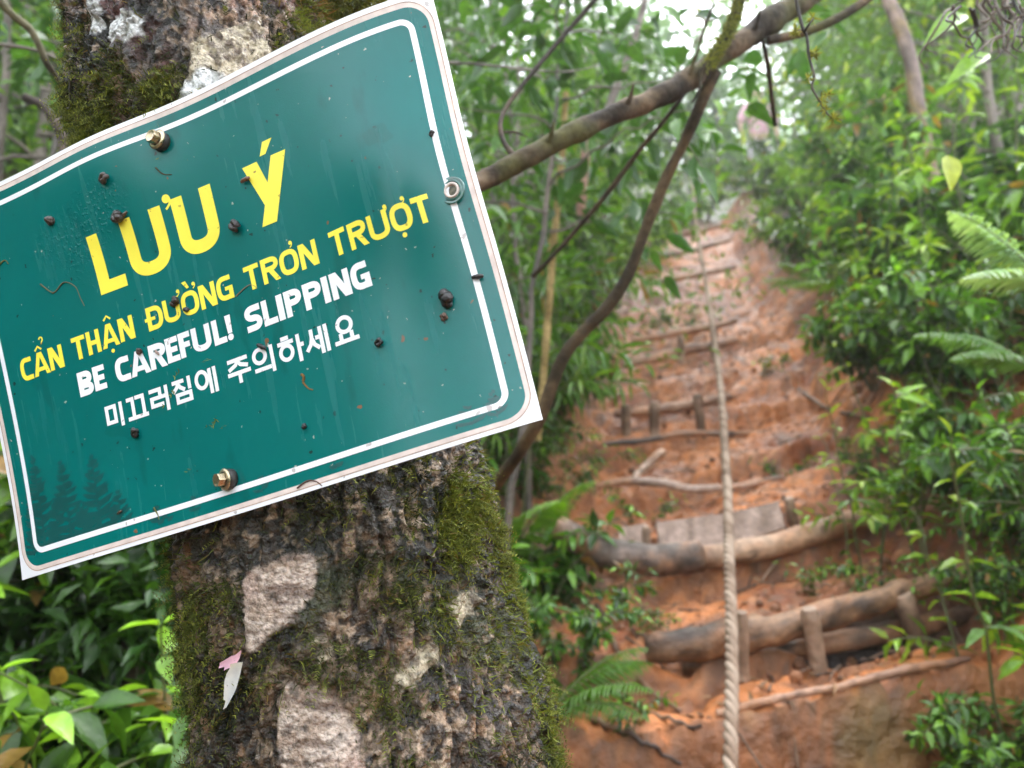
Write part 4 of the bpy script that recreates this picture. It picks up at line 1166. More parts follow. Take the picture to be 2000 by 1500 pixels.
twig([(-10, -10, 1.1), (25, 30, 1.12), (62, 62, 1.14), (90, 120, 1.16), (110, 150, 1.18), (135, 195, 1.2), (150, 240, 1.2)], [.006, .0055, .005, .005, .0045, .004, .003], 'knobbly dark twig left of the trunk in the upper corner', barkcol((.05, .045, .03), (.13, .12, .07)))
twig([(-20, 85, 1.4), (40, 92, 1.42), (90, 105, 1.44), (140, 130, 1.46)], [.004, .0038, .003, .002], 'thin grey twig crossing level behind the knobbly one', barkcol((.1, .09, .07), (.2, .18, .15)))
twig([(48, 190, 2.0), (80, 205, 2.0), (105, 235, 2.0), (122, 275, 2.0), (127, 320, 2.0)], [.012, .012, .012, .013, .013], 'curved dark stem bending down behind the top edge of the sign', barkcol((.04, .03, .025), (.12, .09, .075)), 'stem', cat='stem')
twig([(870, 122, 1.6), (930, 125, 1.62), (1010, 133, 1.66), (1100, 140, 1.7), (1170, 128, 1.75)], [.003, .003, .0028, .002, .0012], 'thin level grey twig running right from the sign corner', barkcol((.07, .06, .05), (.2, .18, .16)))
hm = empty('hanging_moss_twig', Vector(P(1556, 4, .8)))
tag(hm, 'fine mossy twig dangling in sharp outline below the thick branch end', 'twig')
mb = MB()
pts = [(1550, -60, .8), (1556, 5, .8), (1568, 55, .8), (1576, 72, .8), (1580, 110, .8), (1590, 150, .8), (1586, 170, .8), (1602, 200, .8), (1618, 224, .8), (1645, 236, .8)]
q = branch(mb, pts, [.0018, .0018, .0017, .0018, .0016, .0015, .0015, .0012, .001, .0006], barkcol((.03, .025, .02), (.11, .10, .06)), 70, 7, .3, 200)
branch(mb, [(1571, 62, .8), (1580, 48, .79), (1590, 34, .79)], [.0016, .0012, .0006], barkcol((.03, .025, .02), (.1, .09, .05)), 14, 6)
mb.build('stalk', MAT['twig'], hm, origin=hm.location)
mb = MB()
for px, py, k in ((1553, 62, 60), (1588, 36, 26), (1590, 105, 60), (1579, 155, 36), (1604, 196, 30), (1617, 186, 40), (1628, 232, 60), (1612, 215, 40)):
    d = nrm(rng.normal(size=(k, 3)))
    leaves(mb, P(px, py, .8) + d * .004 * rng.random((k, 1)), d, d[::-1], .006, .0016, mixc((.08, .09, .01), (.34, .34, .04), rng.random(k)), 'b')
mb.build('moss', MAT['moss'], hm, origin=hm.location)
mb = MB()
for k in range(26):
    a0 = A([random.uniform(1860, 2040), random.uniform(-40, 20), random.uniform(.95, 1.1)])
    pts = [a0]
    for j in range(5): pts.append(pts[-1] + A([random.uniform(-28, 28), random.uniform(2, 34), random.uniform(-.02, .02)]))
    q = spline(A([P(*p) for p in pts]), 26)
    tube(mb, q, np.linspace(.0022, .0008, 26), 5, mixc(A((.03, .025, .02)), A((.16, .12, .09)), A(random.random())), .3, 200)
tag(mb.build('root_tangle', MAT['twig'], origin=Vector(P(1950, 20, 1.0))), 'tangle of dark wiry rootlets hanging in the upper right corner', 'roots')

# ------------------------------------------------------------------ plants
G_DARK, G_MID, G_YNG, G_YEL = A((.028, .078, .014)), A((.078, .185, .022)), A((.19, .36, .03)), A((.38, .45, .045))
def stems_to_leaves(paths, ln, wd, per, pal, tpl, stemmb=None, stem_r=.003, start=.25, droop=.35, tipc=.5, whorl=False, jit=.35, stem_col=(.08, .09, .03)):
    """leaves in pairs along stems; returns MB"""
    mb = MB()
    for p in paths:
        n = len(p)
        t = nrm(np.gradient(p, axis=0))
        f = np.linspace(start, 1, per)
        i = np.minimum((f * (n - 1)).astype(int), n - 1)
        base, tg = p[i], t[i]
        a0 = random.uniform(0, 6.28)
        for sg in (0, 1):
            ang = a0 + np.arange(per) * (2.4 if whorl else 1.57) + sg * np.pi + rng.normal(size=per) * jit
            ref = nrm(np.cross(tg, A([.31, .2, .93]) + rng.normal(size=3) * .05))
            oth = np.cross(tg, ref)
            rad = ref * np.cos(ang)[:, None] + oth * np.sin(ang)[:, None]
            d = nrm(rad + tg * (.35 + .5 * f[:, None] ** 3) + A([0, 0, -1.0]) * droop * (1.1 - f[:, None] * .5) + rng.normal(size=(per, 3)) * .15)
            age = np.clip(f + rng.normal(size=per) * .14, 0, 1)
            c = mixc(pal[0], pal[1], sst(.15, .75, age + rng.normal(size=per) * .12))
            c = mixc(c, pal[2], sst(tipc, 1.0, age) * (rng.random(per) < .75))
            c = c * (.7 + .55 * rng.random((per, 1)))
            dead = rng.random(per) < .03
            c = np.where(dead[:, None], A([.26, .15, .04]) * (.5 + rng.random((per, 1))), c)
            s = ln * (.65 + .5 * rng.random(per)) * (1 - .3 * np.maximum(f - .8, 0) * 3)
            leaves(mb, base + rad * .004, d, A([0, 0, 1.0]) + rng.normal(size=(per, 3)) * .35, s, s * wd, c, tpl)
        if stemmb is not None: tube(stemmb, p, np.linspace(stem_r, stem_r * .35, n), 5, stem_col, caps=False)
    return mb
def arching(n, h, spread, k=12, bend=.5, base=.05, twigs=0, tw=.2):
    out = []
    for _ in range(n):
        a = random.uniform(0, 6.283)
        r = spread * math.sqrt(random.random())
        hh = h * random.uniform(.55, 1.0)
        t = np.linspace(0, 1, k)[:, None]
        b = A([math.cos(a), math.sin(a), 0])
        p = b * base + b * r * t ** 1.4 + A([0, 0, 1.0]) * hh * (t - bend * .35 * t ** 3) + np.cumsum(rng.normal(size=(k, 3)) * .006 * h, 0)
        out.append(p)
        for _ in range(twigs):
            i = random.randint(k // 3, k - 2)
            d = nrm(A([random.gauss(0, 1), random.gauss(0, 1), .4]))
            L2 = tw * random.uniform(.6, 1.2)
            s = np.linspace(0, 1, 8)[:, None]
            out.append(p[i] + d * L2 * s + A([0, 0, -1.0]) * L2 * .35 * s ** 2)
    return out
def proto(name, fol, stm, fol_name='foliage', stm_name='stem'):
    """unplaced plant: Empty at the base with its foliage and stem meshes"""
    e = empty(name)
    if stm is not None and stm.n: stm.build(stm_name, MAT['wood'], e)
    fol.build(fol_name, MAT['leaf'], e)
    e['used'] = 0
    return e
def shrub(name, n, h, spread, ln, wd, per, pal, tpl='o3', twigs=2, tw=.2, droop=.35, tipc=.7, bend=.5, stem_r=.004, start=.25):
    st = MB()
    f = stems_to_leaves(arching(n, h, spread, twigs=twigs, tw=tw, bend=bend), ln, wd, per, pal, tpl, st, stem_r, start, droop, tipc)
    return proto(name, f, st)
def frond(mb, stm, base, az, L_, rise, n=24, wid=.15, pal=(G_MID, G_YNG), sag=.9, lob=.032, seed=0):
    t = np.linspace(0, 1, 30)[:, None]
    b = A([math.cos(az), math.sin(az), 0])
    p = base + b * L_ * t * (1 - .12 * t) * math.cos(rise) + A([0, 0, 1.0]) * L_ * (t * math.sin(rise) - sag * .45 * t ** 2)
    tg = nrm(np.gradient(p, axis=0))
    f = np.linspace(.14, .985, n)
    i = f * 29
    base_ = np.stack([np.interp(i, np.arange(30), p[:, k]) for k in range(3)], -1)
    tv = np.stack([np.interp(i, np.arange(30), tg[:, k]) for k in range(3)], -1)
    side = nrm(np.cross(tv, A([0, 0, 1.0])))
    prof = np.sin(np.pi * np.clip((f - .02) ** .7, 0, 1)) ** .8 + .05
    upv = np.cross(side, tv)
    for sg in (-1, 1):
        d = nrm(side * sg + tv * .38 + A([0, 0, -.22]) + rng.normal(size=(n, 3)) * .06)
        c = mixc(pal[0], pal[1], np.clip(.3 + .5 * f + rng.normal(size=n) * .15, 0, 1))
        leaves(mb, base_, d, upv, L_ * wid * prof, L_ * lob * .42 * (prof * .5 + .4), c, 'l3')
    tube(stm, p, np.linspace(.0035, .001, 30) * L_ / .5, 5, (.10, .12, .04), caps=False)
def fern(name, k, L_, pal=(G_MID, G_YNG), rise=(.5, 1.15), n=24, wid=.15, lob=.032):
    e = empty(name)
    for j in range(k):
        mb, st = MB(), MB()
        frond(mb, st, A([0, 0, 0.0]), j * 6.283 / k + random.uniform(-.3, .3), L_ * random.uniform(.75, 1.1), random.uniform(*rise), n, wid, pal, lob=lob)
        fr = mb.build('frond', MAT['leaf'], e)
        st.build('stalk', MAT['wood'], fr)
    e['used'] = 0
    return e
def copy_deep(o, parent=None):
    c = o.copy()
    COL.objects.link(c)
    if parent is not None: c.parent = parent
    for ch in list(o.children): copy_deep(ch, c)
    return c
placed = []
def put(pr, loc, label, cat, group, rot=None, scale=1.0, tilt=(0, 0)):
    if pr['used'] == 0:
        pr['used'] = 1
        o = pr
    else: o = copy_deep(pr)
    if 'used' in o: pass
    o.location = Vector(loc)
    o.rotation_euler = (tilt[0], tilt[1], random.uniform(0, 6.28) if rot is None else rot)
    o.scale = (scale,) * 3
    tag(o, label, cat, group)
    placed.append(o)
    return o
def putg(pr, px, d, label, cat, group, scale=1.0, rot=None, dz=-.02, tilt=(0, 0)):
    g = gpt(px, d)
    return put(pr, g + A([0, 0, dz]), label, cat, group, rot, scale, tilt)
PB, PS, PY, PD = (G_DARK, G_MID, G_YNG), (G_DARK * .75, G_MID * A((.8, .88, .9)), G_YNG * A((.85, .95, .9))), (G_MID, G_YNG, G_YEL * A((.75, .9, 1))), (G_DARK * .8, G_DARK * 1.4, G_MID)
broad = [shrub('broadleaf_shrub', 9, .55, .32, .082, .47, 6, (G_DARK * .7, G_MID * .75, G_YNG * 1.25), 'o5', 2, .16, .6, .50) for _ in range(2)]
small = [shrub('small_leaved_shrub', 12, .62, .36, l_, w_, n_, PS, 'o3', 3, .18, .4, .78) for l_, w_, n_ in ((.058, .40, 9), (.078, .44, 7), (.05, .30, 10))]
tiny = [shrub('low_weed', 7, .20, .16, .034, .5, 5, PS, 'o3', 1, .08, .4, .8, stem_r=.002) for _ in range(2)]
young = [shrub('bright_sprig', 4, .75, .20, .062, .36, 7, PY, 'o3', 1, .14, .5, .35) for _ in range(2)]
lance = [shrub('slender_leaved_shrub', 11, 1.15, .5, .11, .15, 9, (G_DARK, G_MID, G_YNG * .7), 'l3', 3, .3, .6, .7) for _ in range(2)]
ferns = [fern('fern', 10, .55, n=26), fern('fern', 11, .5, (G_MID * .8, G_MID * 1.4), n=26)]
# near left, under the sign
for px, d, s, k, lb in ((60, 1.4, 1.0, 0, 'bright broadleaf shrub in the bottom left corner'), (205, 1.36, 1.05, 1, 'drip tipped broadleaf shrub between the corner and the trunk'), (330, 1.45, 1.05, 0, 'broadleaf shrub touching the left side of the mossy trunk'),
                        (235, 1.5, .85, 0, 'low bright broadleaf shrub against the foot of the mossy trunk in the bottom left'), (10, 1.3, 1.12, 1, 'tall bright broadleaf shrub rising at the left edge under the sign corner'), (120, 1.9, 1.25, 1, 'shaded broadleaf shrub behind the corner shrub'), (290, 2.1, 1.3, 0, 'dark tall broadleaf shrub under the lower edge of the sign'), (-60, 1.7, 1.2, 1, 'broadleaf shrub cut by the left edge of the picture')):
    putg(broad[k], px, d, lb, 'shrub', 'broadleaf shrubs left of the trunk', s)
for px, d, s, k, lb in ((1880, 2.35, .85, 0, 'large leaved glossy shrub low on the right bank above the near log'), (1770, 3.0, 1.0, 1, 'large leaved glossy shrub in the shaded middle of the right bank'), (1990, 2.8, 1.2, 0, 'large leaved shrub at the right edge under the mint fern'), (1730, 4.4, 1.1, 1, 'large leaved shrub over the top of the bare red bank')):
    putg(broad[k], px, d, lb, 'shrub', 'large leaved shrubs on the right bank', s)
# between trunk and trail
for px, d, s, k, lb in ((1035, 1.42, .72, 0, 'feathery fern hanging beside the right flank of the trunk'), (1050, 1.75, 1.0, 1, 'fern behind the first one at the left trail edge'), (985, 2.6, 1.2, 0, 'large fern on the left bank level with the planks')):
    putg(ferns[k], px, d, lb, 'fern', 'ferns on the left bank', s)
for px, d, s, k, lb in ((1110, 1.95, .55, 0, 'small glossy shrub on the left bank just under the dark grey log'), (1030, 2.35, .9, 1, 'glossy shrub over the left end of the dark grey log'), (1085, 3.1, .8, 2, 'low shrub left of the bent root pole'), (1055, 3.6, 1.2, 0, 'shrub at the foot of the ochre cane'),
                        (1085, 4.2, 1.0, 1, 'shrub left of the three stakes'), (1115, 5.3, 1.1, 2, 'shrub at the left trail edge below the weedy patch'), (1175, 6.8, 1.3, 0, 'rounded shrub at the left trail edge near the upper log'), (1255, 8.6, 1.4, 1, 'pale shrub closing the trail top on its left')):
    putg(small[k], px, d, lb, 'shrub', 'shrubs along the left trail edge', s)
for px, d, s, k, lb in ((1000, 2.9, 1.1, 0, 'slender leaved shrub behind the right edge of the sign'), (1080, 3.9, 1.3, 1, 'tall slender leaved shrub behind the crooked sapling'), (1030, 4.6, 1.5, 0, 'slender leaved shrub below the thick branch'), (1150, 6.0, 1.4, 1, 'slender leaved shrub under the middle of the thick branch'), (960, 3.6, 1.4, 1, 'slender leaved shrub half hidden by the sign at its right bolt')):
    putg(lance[k], px, d, lb, 'shrub', 'slender leaved shrubs on the left bank', s)
# right bank
for px, d, s, k, lb in ((1900, 1.72, .45, 0, 'small dark shrub by the right end of the lowest step'), (2040, 2.05, .8, 1, 'glossy shrub over the right end of the near log'), (1700, 2.75, .45, 2, 'low glossy shrub hanging over the pale orange log'), (1790, 2.9, .8, 0, 'white glinting shrub on the dark right bank'), (1880, 2.6, 1.0, 1, 'glossy shrub in the middle of the right bank'),
                        (1985, 2.5, 1.15, 2, 'large glossy shrub at the right edge of the picture'), (1760, 3.7, .9, 0, 'overhanging shrub above the bare red bank'), (1820, 3.5, 1.25, 1, 'tall glossy shrub behind the middle of the right bank'), (1640, 5.0, .9, 2, 'shrub at the right trail edge beside the weedy patch'), (1720, 4.8, 1.3, 0, 'shrub standing on the right bank beyond the red soil'),
                        (1560, 6.4, 1.2, 1, 'rounded shrub beside the bright upper clay'), (1660, 6.2, 1.5, 2, 'large rounded shrub right of the upper trail'), (1500, 8.2, 1.4, 0, 'shrub at the right of the trail top'), (1610, 8.6, 1.4, 1, 'tall shrub below the person in pink'), (1450, 10.0, 1.2, 2, 'foggy shrub where the trail disappears'), (1375, 10.6, 1.3, 0, 'foggy shrub right behind the top of the rope'), (1320, 10.2, 1.2, 1, 'foggy shrub left of the top of the rope'), (1940, 4.2, 1.6, 0, 'tall shrub at the right edge behind the pale fern'), (1985, 2.1, .75, 2, 'glossy shrub hanging over the dark right end of the near log'), (1960, 1.62, .55, 1, 'dark small shrub in the bottom right corner'), (1965, 1.9, .5, 0, 'dark shrub between the end of the near log and the corner shrub'), (2090, 1.85, .9, 2, 'tall dark shrub cut by the right edge above the corner'),
                        (1720, 3.2, .8, 1, 'glossy shrub sticking out over the red bank left of the white glinting one'), (1760, 3.3, 1.2, 2, 'dense shrub above the white glinting one'), (1900, 3.4, 1.5, 0, 'tall dense shrub below the mint fern'), (1600, 5.6, .9, 1, 'shrub overhanging the right trail edge under the bright upper clay')):
    putg(small[k], px, d, lb, 'shrub', 'glossy shrubs on the right bank', s)
for px, d, s, k, lb in ((1690, 2.35, .9, 0, 'bright green sprig leaning over the red bank'), (1830, 2.2, 1.0, 1, 'yellow green sprig above the feathery fern'), (1960, 1.75, 1.15, 0, 'yellow sprig at the right edge beside the dark bark'), (1750, 3.2, 1.3, 1, 'lime green sprig in the middle of the right bank'), (1680, 4.2, 1.1, 0, 'lime sprig beside the bare right bank up the trail'), (1870, 3.0, 1.5, 1, 'tall yellow green sprig right of the thin tree trunk'), (1980, 3.2, 1.6, 0, 'tall yellow green sprig in the upper right'), (1780, 2.6, 1.1, 0, 'yellow green sprig between the two ferns of the right bank'), (1560, 6.0, 1.5, 1, 'bright sprig beside the foggy upper trail'), (1690, 5.2, 1.7, 0, 'tall lime sprig in front of the thin leaning trunk'), (1900, 2.5, 1.2, 1, 'yellow green sprig low at the right under the mint fern'), (1470, 7.6, 1.3, 0, 'bright sprig at the right of the far step log')):
    putg(young[k], px, d, lb, 'sprig', 'bright young sprigs on the right bank', s)
for px, d, s, k, lb in ((1620, 4.8, 1.2, 1, 'broad fern spreading at the right of the upper trail'), (1745, 3.9, 1.4, 0, 'soft fern in the middle of the right bank'), (1800, 2.5, .85, 1, 'grey green feathery fern low on the right bank'), (1600, 7.0, 1.9, 0, 'tall foggy fern below the person in pink'), (1700, 5.6, 1.8, 1, 'large fern under the thin leaning tree')):
    putg(ferns[k], px, d, lb, 'fern', 'ferns on the right bank', s)
e = empty('fern', Vector(P(2060, 570, 1.5)))
tag(e, 'pale mint green fern with long leaflets reaching in from the right edge of the picture', 'fern', 'ferns on the right bank')
for az_, ri_, L2_ in ((2.95, .98, .36), (3.5, .35, .30), (2.3, 1.1, .30), (4.6, .5, .28)):
    m1, m2 = MB(), MB()
    frond(m1, m2, A([0, 0, 0.0]), az_, L2_, ri_, 27, .20, (A((.17, .31, .14)), A((.34, .49, .27))), .75, .07)
    fr = m1.build('frond', MAT['leaf'], e)
    m2.build('stalk', MAT['wood'], fr)
e = empty('fern', Vector(P(2040, 740, 1.7)))
tag(e, 'grey green fern with drooping fronds at the right edge below the mint green one', 'fern', 'ferns on the right bank')
for az_, ri_, L2_ in ((2.9, .75, .40), (3.5, .5, .36), (4.2, .6, .34), (2.2, .9, .34)):
    m1, m2 = MB(), MB()
    frond(m1, m2, A([0, 0, 0.0]), az_, L2_, ri_, 36, .17, (G_MID * .8, A((.12, .24, .09))), .9, .045)
    fr = m1.build('frond', MAT['leaf'], e)
    m2.build('stalk', MAT['wood'], fr)
for px, d, s, k, lb in ((1330, 5.6, 1.2, 0, 'grey green weed patch growing in the middle of the trail'), (1290, 5.8, 1.2, 1, 'second weed of the patch in the middle of the trail, nearer the left side'), (1480, 4.4, .9, 0, 'weed at the right trail edge beside the rope'), (1255, 3.0, .8, 1, 'yellowish weed beside the mossy spot under the bent root pole'), (1310, 2.2, .6, 0, 'tiny weed under the dark grey log'), (1215, 1.75, .7, 1, 'small weed in the wet clay left of the rope'),
                        (1700, 2.2, .7, 0, 'low weed above the right half of the near log'), (1600, 2.3, .7, 1, 'low weed under the pale orange log'), (1760, 2.15, .75, 1, 'low weed by the leaning squared stake'), (1130, 1.5, .6, 0, 'low weed at the foot of the trunk on the right'), (1540, 3.2, .7, 1, 'dark weed on the clay right of the rope above the planks'), (1395, 1.62, .45, 0, 'tiny green sprout beside the rope at the bottom')):
    putg(tiny[k], px, d, lb, 'weed', 'weeds on the trail', s)
# ---- trees: trunk, limbs and a loose crown
def tree(name, h, cw, ch, nl, ln, wd, pal, tr, tpl='o2', lean=(0, 0), lo=.45, nb=16, bark_c=((.09, .07, .055), (.2, .16, .13))):
    e = empty(name)
    st = MB()
    t = np.linspace(0, 1, 26)[:, None]
    p = A([0, 0, 1.0]) * h * .92 * t + A([lean[0], lean[1], 0]) * t ** 1.5 + np.cumsum(rng.normal(size=(26, 3)) * A([.012, .012, 0]) * h / 5, 0)
    p[0, 2] = -.15
    tube(st, p, np.linspace(tr, tr * .3, 26), 9, bump=.15, bf=9, colf=woodcol(*bark_c))
    tips = []
    for b in range(nb):
        f = lo + (1 - lo) * (b + .5) / nb
        i = min(int(f * 25), 25)
        a = b * 2.4 + random.uniform(-.5, .5)
        L2 = cw * (1.05 - .55 * ((f - lo) / (1 - lo)) ** 1.6) * random.uniform(.6, 1.1)
        s = np.linspace(0, 1, 12)[:, None]
        d = A([math.cos(a), math.sin(a), random.uniform(.15, .6)])
        q = p[i] + d * L2 * s + A([0, 0, -.3]) * L2 * s ** 2 + np.cumsum(rng.normal(size=(12, 3)) * .02 * L2, 0)
        tube(st, q, np.linspace(tr * .34, tr * .07, 12), 6, bump=.1, colf=woodcol(*bark_c), caps=False)
        for k in range(7):
            g = random.uniform(.35, 1)
            c = q[min(int(g * 11), 11)] + rng.normal(size=3) * .17 * cw
            tips.append(c)
    tips.append(p[-1])
    tips = A(tips)
    st.build('trunk', MAT['wood'], e)
    per = max(3, nl // len(tips))
    base = np.repeat(tips, per, 0)
    o = rng.normal(size=(len(base), 3)) * A([.11, .11, .075]) * cw
    pos = base + o
    d = nrm(o * A([1, 1, .3]) + rng.normal(size=o.shape) * .12 * cw + A([0, 0, -.07 * cw]))
    tone = np.clip(np.repeat(rng.random(len(tips)), per) * .7 + .5 * rng.random(len(base)) - .1, 0, 1)
    c = mixc(pal[0], pal[1], tone)
    c = mixc(c, pal[2], sst(.7, 1.1, tone))
    s = ln * (.7 + .6 * rng.random(len(base)))
    mb = MB()
    leaves(mb, pos, d, A([0, 0, 1.0]) + rng.normal(size=d.shape) * .5, s, s * wd, c, tpl)
    mb.build('crown', MAT['leaf'], e)
    e['used'] = 0
    return e
tA = tree('tree', 5.0, 1.5, 2.5, 2600, .12, .42, (G_DARK, G_MID, G_YNG), .05)
tB = tree('tree', 6.0, 1.7, 3, 2600, .10, .36, (G_MID * .8, G_MID * 1.3, G_YNG), .06, lean=(.5, .1))
tC = tree('tree', 3.2, 1.1, 1.6, 1500, .11, .32, (G_DARK * .8, G_MID * .8, G_YNG * .7), .022, lo=.35, nb=12)
tD = tree('tree', 3.4, 1.35, 2, 3000, .085, .42, (G_MID, G_YNG, G_YEL), .035, lo=.12, nb=18)
tE = tree('tree', 3.0, 1.2, 2, 2600, .075, .36, (G_MID * .7, G_YNG * .8, G_YNG), .03, lo=.1, nb=18)
TG = 'trees in the fog round the trail'
# saplings with large leaves over the thick branch
sapA = tree('leafy_sapling', 2.3, .62, 1, 420, .095, .36, (G_DARK * .8, G_DARK * 1.5, G_MID), .014, 'o5', lean=(.25, 0), lo=.58, nb=10, bark_c=((.05, .04, .03), (.12, .09, .07)))
sapB = tree('leafy_sapling', 2.6, .7, 1, 460, .09, .34, (G_DARK, G_MID, G_YNG * .8), .015, 'o5', lean=(-.1, .1), lo=.55, nb=11, bark_c=((.05, .04, .03), (.12, .09, .07)))
putg(sapA, 985, 2.1, 'dark leaved sapling whose leaves fill the space above the thick branch next to the sign', 'sapling', 'leafy saplings', .98, 0.3)
putg(sapB, 1030, 2.9, 'leafy sapling behind the arched twig', 'sapling', 'leafy saplings', 1.0, 1.1)
putg(sapB, 1165, 4.6, 'pale foggy sapling under the sky gap', 'sapling', 'leafy saplings', 1.0, 3.0)
putg(sapA, 40, 2.6, 'leafy sapling in the upper left corner', 'sapling', 'leafy saplings', 1.15, 2.0)
# thin leaning tree of the right bank
e = empty('leaning_tree', Vector(gpt(1860, 3.9)))
tag(e, 'thin pinkish brown leaning trunk rising through the bright leaves at upper right', 'tree')
mb = MB()
q = spline(np.vstack([gpt(1875, 3.9) - A([0, 0, .1]), [P(*p) for p in [(1850, 560, 3.9), (1838, 430, 3.9), (1815, 330, 3.9), (1795, 220, 3.9), (1778, 120, 3.92), (1758, 50, 3.95), (1728, -20, 4.0), (1690, -160, 4.1), (1650, -400, 4.3)]]]), 60)
tube(mb, q, np.linspace(.042, .027, 60), 10, bump=.25, bf=12, colf=barkcol((.09, .06, .048), (.27, .185, .15), (.2, .13, .05)))
mb.build('trunk', MAT['wood'], e, origin=e.location)
mb = MB()
tips = q[-14:][rng.integers(0, 14, 160)] + rng.normal(size=(160, 3)) * A([.7, .7, .35])
leaves(mb, np.repeat(tips, 7, 0) + rng.normal(size=(1120, 3)) * .1, nrm(rng.normal(size=(1120, 3)) + A([0, 0, -.3])), A([0, 0, 1.0]), .1, .04, mixc(G_MID, G_YEL, rng.random(1120)), 'o2')
mb.build('crown', MAT['leaf'], e, origin=e.location)
for px, d, s, r, k, lb in ((1890, 5.2, 1.0, .3, 0, 'pinkish trunked tree near the upper right corner behind the root tangle'), (1760, 10.0, .8, 1., 1, 'pale tree right of the person in pink'), (1990, 6.5, 1.0, 2, 0, 'tree at the upper right edge of the picture'), (1840, 7.5, .95, 2.6, 1, 'bright tree behind the thin leaning trunk'), (1560, 14, .7, 3.1, 0, 'foggy tree just behind the person in pink'),
                           (1690, 13, 1.0, 4, 1, 'foggy tree at the top beyond the right bank'), (1130, 7.5, 1.0, 5, 2, 'tree in the gap between sign and sky'), (1040, 6.0, 1.1, .5, 1, 'tree behind the leaves right of the sign'), (960, 8.5, 1.1, 1.2, 0, 'foggy tree behind the upper right corner of the sign'), (1215, 11, .75, 2.2, 2, 'small foggy tree left of the trail top'), (1340, 19, .6, 3.3, 1, 'faintest tree in the fog right above the trail'), (1180, 17, .8, 1.0, 0, 'faint tree in the fog left of the sky gap'), (1440, 20, .8, .2, 2, 'faint small tree in the fog behind the thick branch'),
                           (50, 4.5, 1.15, 1.4, 3, 'bright leafy tree left of the trunk behind the top edge of the sign'), (-40, 3.2, 1.0, 2.2, 4, 'near green tree cut by the upper left edge'), (140, 6.0, 1.3, .2, 3, 'bright tree close against the left side of the mossy trunk'),
                           (1950, 4.6, .95, .7, 3, 'bright yellow green tree at the right edge above the mint fern'), (1860, 5.6, .85, 1.9, 3, 'bright yellow green tree behind the thin leaning trunk'), (1770, 7.0, .9, 2.9, 4, 'soft green tree above the large fern of the right bank'), (1870, 7.0, 1.2, 4.1, 4, 'soft green tree high behind the right bank'), (1690, 9.5, .7, 5.1, 3, 'small bright tree on the slope right of the person in pink'),
                           (1090, 5.2, .85, .9, 4, 'soft green tree left of the ochre cane'), (1150, 8.0, .75, 1.5, 4, 'soft green tree at the left of the trail top'), (1010, 4.2, .8, 2.5, 4, 'soft green tree tight behind the right edge of the sign'), (-60, 7.0, 1.0, 2.4, 0, 'tree at the upper left edge'), (130, 8.0, .9, .4, 1, 'foggy tree just left of the mossy trunk'), (750, 7.0, 1.0, 5, 0, 'tree hidden behind the sign with its crown over the top edge'), (820, 5.0, .9, 3.6, 2, 'small tree peeping over the upper right corner of the sign')):
    putg((tA, tB, tC, tD, tE)[k], px, d, lb, 'tree', TG, s, r, -.1)
# leaves near the lens on the right
def leaf_spray(pts, r, lvs, label, pal, ln, wd=.4):
    e = empty('leaf_spray', Vector(P(*pts[0])))
    tag(e, label, 'leaf spray', 'leafy twigs near the camera')
    mb = MB()
    branch(mb, pts, r, barkcol((.05, .05, .02), (.12, .12, .04)), 24, 6)
    mb.build('twig', MAT['wood'], e, origin=e.location)
    for px, py, d, qx, qy, s in lvs:
        mb = MB()
        a, b = P(px, py, d), P(qx, qy, d - .03)
        L2 = np.linalg.norm(b - a)
        leaves(mb, a[None], (b - a)[None], A([[.1, -.75, .6]]), A([L2]), A([L2 * wd * s]), mixc(pal[0], pal[1], A([random.random()])), 'o5')
        mb.build('leaf', MAT['leaf'], e, origin=e.location)
leaf_spray([(1990, -10, 1.25), (1930, 40, 1.25), (1880, 60, 1.25)], [.003, .002, .0015], [(1885, 28, 1.25, 1812, 62, 1.0), (1932, 105, 1.25, 1855, 142, .8), (1902, 60, 1.25, 1910, 95, .8)], 'large mid green leaves on a twig under the root tangle', (G_MID, G_YNG), .1, .42)
leaf_spray([(1862, 240, 1.3), (1858, 290, 1.3), (1848, 305, 1.3)], [.0015, .0012, .001], [(1850, 303, 1.3, 1868, 362, 1.2)], 'single yellow green leaf hanging in front of the thin leaning trunk', (G_YEL * .9, G_YEL), .08, .45)
leaf_spray([(1330, 260, 1.35), (1368, 320, 1.35), (1390, 350, 1.35)], [.0015, .0012, .001], [(1360, 325, 1.35, 1412, 385, .9), (1352, 345, 1.35, 1372, 385, .7), (1352, 392, 1.35, 1342, 420, .9), (1368, 260, 1.35, 1410, 250, .8)], 'few dark green leaves hanging just above the top of the trail', (G_DARK * 1.3, G_MID * 1.2), .06, .42)
leaf_spray([(1345, 25, 1.5), (1385, 40, 1.5), (1420, 30, 1.5)], [.002, .0016, .001], [(1290, 12, 1.5, 1345, 45, .9), (1395, 10, 1.5, 1440, -8, .8), (1270, 75, 1.5, 1304, 108, .7), (1240, 60, 1.5, 1210, 68, .8)], 'dark leaves outlined against the white sky', (G_DARK, G_MID), .06, .42)

